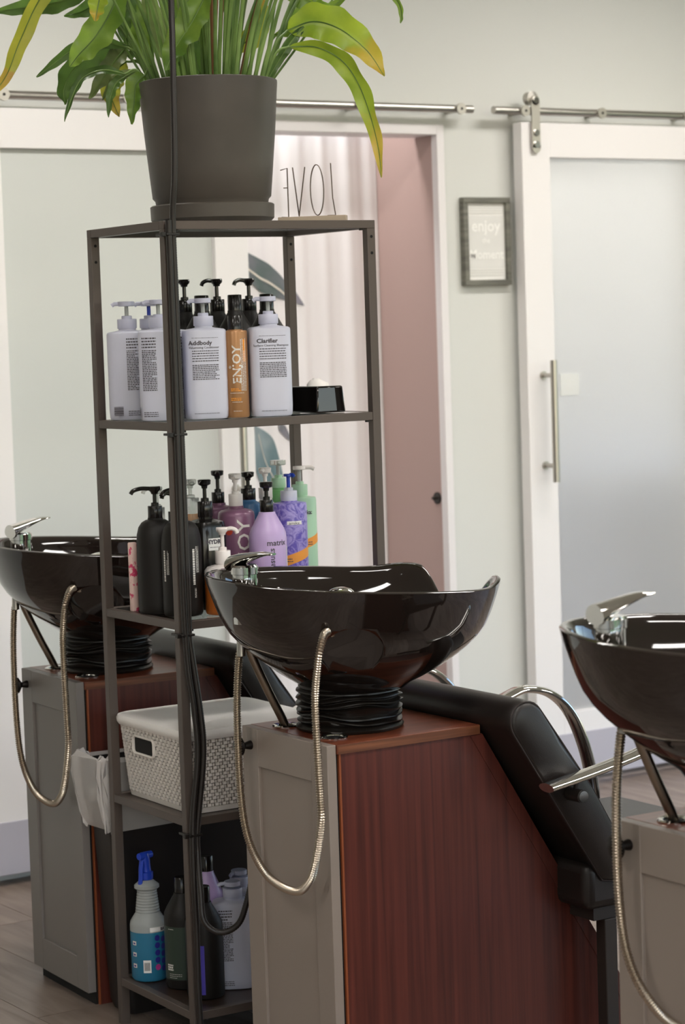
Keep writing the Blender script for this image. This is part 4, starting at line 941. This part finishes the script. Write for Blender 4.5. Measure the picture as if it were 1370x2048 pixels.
def make_basin(loc, rz, label, kind=0, rotb=0, fo=0):
    """kind 0: lever turned toward us, 1: lever straight over the bowl"""
    b = empty('wash_basin', loc, rz, label=label, cat='basin', group='black shampoo basins')
    cx, cy, zc = .153, .158, .744; hh = .744
    vs, fs = basin_mesh(); bm_ = MB().add(vs, fs); bowl = bm_.build('bowl', M_blackgl, b, loc=(cx + .0115, cy, zc), angle=60)
    cut = MB().disc((-.1335, -.2305, .138), (.43, .75, .5), .060, .082, 40).build('cut', M_blackgl, b, loc=(cx, cy, zc)); bpy.context.view_layer.update()
    apply_bool(bowl, cut)
    r = MB(); rr = random.Random(4); prf = [(.088, 0), (.104, .001), (.106, .006), (.1005, .012)]
    for i in range(6): z = .014 + i * .0115; prf += [(.0955, z), (.104 + rr.uniform(-.002, .002), z + .004), (.1045 + rr.uniform(-.002, .002), z + .0065), (.0955, z + .0105)]
    prf += [(.097, .083), (.097, .088)]
    r.lathe(prf, 72, cx, cy); 
    ph = [rr.uniform(0, 6) for _ in range(6)]
    r.v = [(x, y, z + zc + (.0045 * sin(2 * atan2(y - cy, x - cx) + ph[int(z * 80) % 6]) + .002 * sin(5 * atan2(y - cy, x - cx) + z * 90)) * (1 if .014 < z < .075 else 0)) for x, y, z in r.v]
    r.build('rubber_bellows', M_rubber, b)
    rd = MB(); rd.sweep(spline([(-.018, .246, .905), (-.008, .245, .88), (.020, .244, .82), (.052, .244, .757), (.060, .246, hh - .01)], 5), .0085, 14); rd.build('support_rod', M_rodm, b)
    # hose
    P = resample(spline(HOSE, 12), .0024)
    MB().sweep(P, .006, 10, rs=[(.0082 if i % 2 == 0 else .0060) for i in range(len(P))]).build('shower_hose', M_hosem, b)
    nt = MB(); nt.sweep([(-.036, .246, .893), (-.035, .246, .925), (-.034, .245, .945)], .0088, 12, rs=[.0085, .0085, .0095]); nt.build('hose_nut', M_steel, b)
    # faucet on the inner ledge
    fx, fy, fz = cx - .205 + fo, cy, 1.018
    f = MB(); f.lathe([(.024, fz - .05), (.026, fz), (.026, fz + .012), (.0245, fz + .010), (.0240, fz + .044), (.0262, fz + .045), (.0262, fz + .058), (.022, fz + .062)], 36, fx, fy)
    fb = f.build('faucet_body', M_chrome, b)
    dv = Vector((cos(radians(-70)), sin(radians(-70)), 0)) if kind == 0 else Vector((cos(radians(2)), sin(radians(2)), 0))
    c0 = Vector((fx, fy, fz + .060)); ri_ = .55 if kind == 0 else .85; L = spline([c0 - dv * .026 + Vector((0, 0, .002)), c0 - dv * .008 + Vector((0, 0, .010)), c0 + dv * .02 + Vector((0, 0, .012 + .010 * ri_)), c0 + dv * .05 + Vector((0, 0, .012 + .020 * ri_)), c0 + dv * .074 + Vector((0, 0, .012 + .022 * ri_))], 6)
    lv_ = MB(); vs = []; n = 16; fs = []
    for i, p in enumerate(L):
        t = i / (len(L) - 1); w_ = .0235 * (1 - t ** 1.6) ** .7 + .006; h_ = .020 * (1 - t) ** 1.2 + .0028; s_ = dv.cross(Vector((0, 0, 1)))
        for j in range(n): a = 2 * pi * j / n; vs.append(p + s_ * w_ * cos(a) + Vector((0, 0, 1)) * h_ * (sin(a) if sin(a) > 0 else sin(a) * .7) * .8)
    for i in range(len(L) - 1):
        for j in range(n): p0 = i * n + j; p1 = i * n + (j + 1) % n; fs.append((p0, p1, p1 + n, p0 + n))
    fs.append(tuple(range(n - 1, -1, -1))); fs.append(tuple((len(L) - 1) * n + j for j in range(n)))
    lv_.add(vs, fs).build('faucet_lever', M_chrome, fb)
    # hand shower resting in the bowl, and the drain
    sx, sy = cx - .005, cy + .01
    hs_ = MB(); hs_.lathe([(.012, .965), (.024, .985), (.0275, 1.000), (.0265, 1.008), (.020, 1.014), (.008, 1.0175), (.001, 1.018)], 32, sx, sy)
    hs_.sweep([(sx - .010, sy, .985), (sx - .06, sy + .004, .975), (sx - .12, sy + .004, .965), (sx - .185, sy + .002, .965)], .010, 14, rs=[.013, .010, .010, .011])
    hs_.build('hand_shower', M_chrome, b)
    MB().lathe([(.022, zc + .108), (.024, zc + .114), (.016, zc + .117), (.002, zc + .1172)], 24, cx, cy).build('drain', M_chrome, b)
    MB().lathe([(.011, zc + .08), (.011, zc + .22)], 16, sx, sy).build('shower_holder', M_blackp, b)
    if rotb:
        Mr = Matrix.Translation((cx - .027, cy + .004, 0)) @ Matrix.Rotation(rotb, 4, 'Z') @ Matrix.Translation((-cx, -cy, 0))
        for o in [x for x in bpy.data.objects if x.parent == b]:
            if o.name.split('.')[0] in ('bowl', 'faucet_body', 'hand_shower', 'shower_holder', 'drain'):
                Mb = Mr @ Matrix.Translation(o.location); o.location = Mb.to_translation(); o.rotation_euler = (0, 0, rotb)
    return b
def make_chair(loc, rz, label):
    c = empty('salon_chair', loc, rz, label=label, cat='chair', group='black salon chairs'); y0, y1 = -.106, .424
    A = Vector((.337, 0, .765)); B = Vector((.566, 0, .418)); d = (B - A).normalized(); n = Vector((-d.z, 0, d.x)); n = n if n.x > 0 else -n
    th = .080; prof = []
    # rounded top
    cen = A + n * th / 2 + d * .035
    for i in range(13):
        a = pi * i / 12; prof.append(cen - n * cos(a) * th / 2 - d * sin(a) * .042)
    prof += [A + n * th + d * .12 + n * .006, A + n * th + d * .25 + n * .008, B + n * th, B + n * (th - .02) + d * .02, B + n * .02 + d * .02, B]
    vs = []; fs = []; m = len(prof); ys = [y0, y0 + .004, y0 + .014, y0 + .03, y1 - .03, y1 - .014, y1 - .004, y1]; ins = [.016, .007, .002, 0, 0, .002, .007, .016]
    cc = sum(prof, Vector()) / m
    for y, k in zip(ys, ins):
        for p in prof:
            q = p + (cc - p).normalized() * k; vs.append((q.x, y, q.z))
    for j in range(len(ys) - 1):
        for i in range(m): p0 = j * m + i; p1 = j * m + (i + 1) % m; fs.append((p0, p1, p1 + m, p0 + m))
    fs.append(tuple(range(m))); fs.append(tuple((len(ys) - 1) * m + i for i in range(m - 1, -1, -1)))
    bk_ = MB().add(vs, fs).build('backrest', M_vinyl, c, angle=55)
    for yy in (y0 + .006, y1 - .006):
        P = [Vector((p.x, yy, p.z)) + (p - cc).normalized() * -.004 for p in prof]; P = [Vector((q.x, yy, q.z)) for q in P]; P.append(P[0])
        MB().sweep(P, .0022, 6, cap=False).build('piping', M_piping, bk_)
    MB().box(.53, 1.02, y0 + .01, y1 - .01, .36, .455).build('seat', M_vinyl, c, bevel=.02, seg=3)
    MB().box(.56, 1.0, y0 + .03, y1 - .03, .335, .36).build('seat_frame', M_blackm, c, smooth=False)
    for yy in (y0 - .032, y1 + .032):
        P = spline([(.405, yy, .632), (.50, yy, .646), (.62, yy, .668), (.74, yy, .698), (.80, yy, .712), (.87, yy, .694), (.925, yy, .645), (.965, yy, .56), (.985, yy, .47), (.985, yy, .40)], 7)
        ar = MB().sweep(P, .01, 16, flat=(.0235, .009), up=(0, 1, 0)).build('armrest', M_chrome, c)
        s = 1 if yy > y0 else -1
        yi = y0 if yy < y0 else y1
        q = MB(); q.sweep([(.485, yi, .606), (.485, yy + (yi - yy) * -.3, .606)], .013, 16); q.sweep([(.485, yi + (yy - yi) * .6, .606), (.490, yi + (yy - yi) * .6, .638)], .006, 10)
        q.build('armrest_bracket', M_blackm, ar)
        e = yy + (yi - yy) * -.3; MB().sweep([(.485, e, .606), (.485, e - (.003 if yy < y0 else -.003), .606)], .011, 16).build('bolt', M_chrome, ar)
        q = MB(); q.sweep([(.985, yi, .38), (.985, yy, .38), (.985, yy, .42)], .010, 10); q.build('armrest_foot', M_blackm, ar)
    for x, y in ((.60, y0 + .04), (.66, y0 + .04), (.60, y1 - .04), (.96, y0 + .04), (.96, y1 - .04)):
        MB().box(x - .015, x + .015, y - .015, y + .015, 0, .335).build('leg', M_blackm, c, bevel=.002)
    return c
MC = (2.3391, 3.6058, 0); LC = (2.3667, 4.6785, 0); RC = (2.312, 2.440, 0)
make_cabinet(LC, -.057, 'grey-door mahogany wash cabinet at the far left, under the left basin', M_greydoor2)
make_cabinet(MC, -.022, 'grey-door mahogany wash cabinet in the middle, with its red-brown side showing', M_greydoor)
make_cabinet(RC, -.022, 'grey-door wash cabinet cut off by the right edge, under the right basin', M_greydoor)
make_basin(LC, -.057, 'glossy black shampoo basin at the left edge, behind the shelf', 1)
make_basin(MC, -.022, 'glossy black shampoo basin in the middle, whole bowl in view', 0, 0, -.02)
make_basin(RC, -.022, 'glossy black shampoo basin cut off by the right edge', 1, radians(-13), -.012)
ch = make_chair(MC, -.022, 'black vinyl chair with chrome arms reclined against the middle cabinet')
c2_ = copy_tree(ch); c2_.location = LC; c2_.rotation_euler = (0, 0, -.04); c2_['label'] = 'black vinyl chair against the left cabinet, mostly hidden by the shelf'
c3_ = copy_tree(ch); c3_.location = RC; c3_['label'] = 'black vinyl chair against the right-hand cabinet, beyond the right edge'
# ------------------------------------------------------------------ bin behind the shelf
bn = empty('trash_bin', (2.595, 4.598, 0), radians(-3), label='slim black bin with a clear crumpled liner between shelf and left cabinet', cat='bin')
def bshell(lv, name, m):
    o = shell(lv, False).build(name, m, bn); return o
shell([(.185, .050, .02, 0), (.192, .053, .02, .02), (.222, .062, .022, .56), (.228, .066, .024, .575), (.220, .060, .02, .575), (.185, .048, .02, .03)]).build('bin_body', M_bin, bn)
rr = random.Random(9); lvls = [(.222, .060, .48), (.219, .058, .53), (.222, .062, .572), (.234, .071, .590), (.242, .074, .582), (.246, .073, .55), (.240, .073, .50), (.232, .071, .45), (.229, .069, .425)]
vs = []; fs = []; n = 120
for j, (a, c, z) in enumerate(lvls):
    P = rrect(a, c, .02, 29)
    for i, (x, y) in enumerate(P):
        k = 1 + (.022 * sin(i * 1.7 + j * .5) + .026 * rr.uniform(-1, 1)) * (j > 2); vs.append((x * k, y * (1 + (k - 1) * 1.3), z + rr.uniform(-.008, .008) * (j > 0)))
n = len(P)
for j in range(len(lvls) - 1):
    for i in range(n): p0 = j * n + i; p1 = j * n + (i + 1) % n; fs.append((p0, p1, p1 + n, p0 + n))
MB().add(vs, fs).build('liner', M_liner, bn, angle=20)
for o in bpy.data.objects:
    if o.type == 'MESH' and o.name.split('.')[0] in ('txt', 'cut'): bpy.data.objects.remove(o)
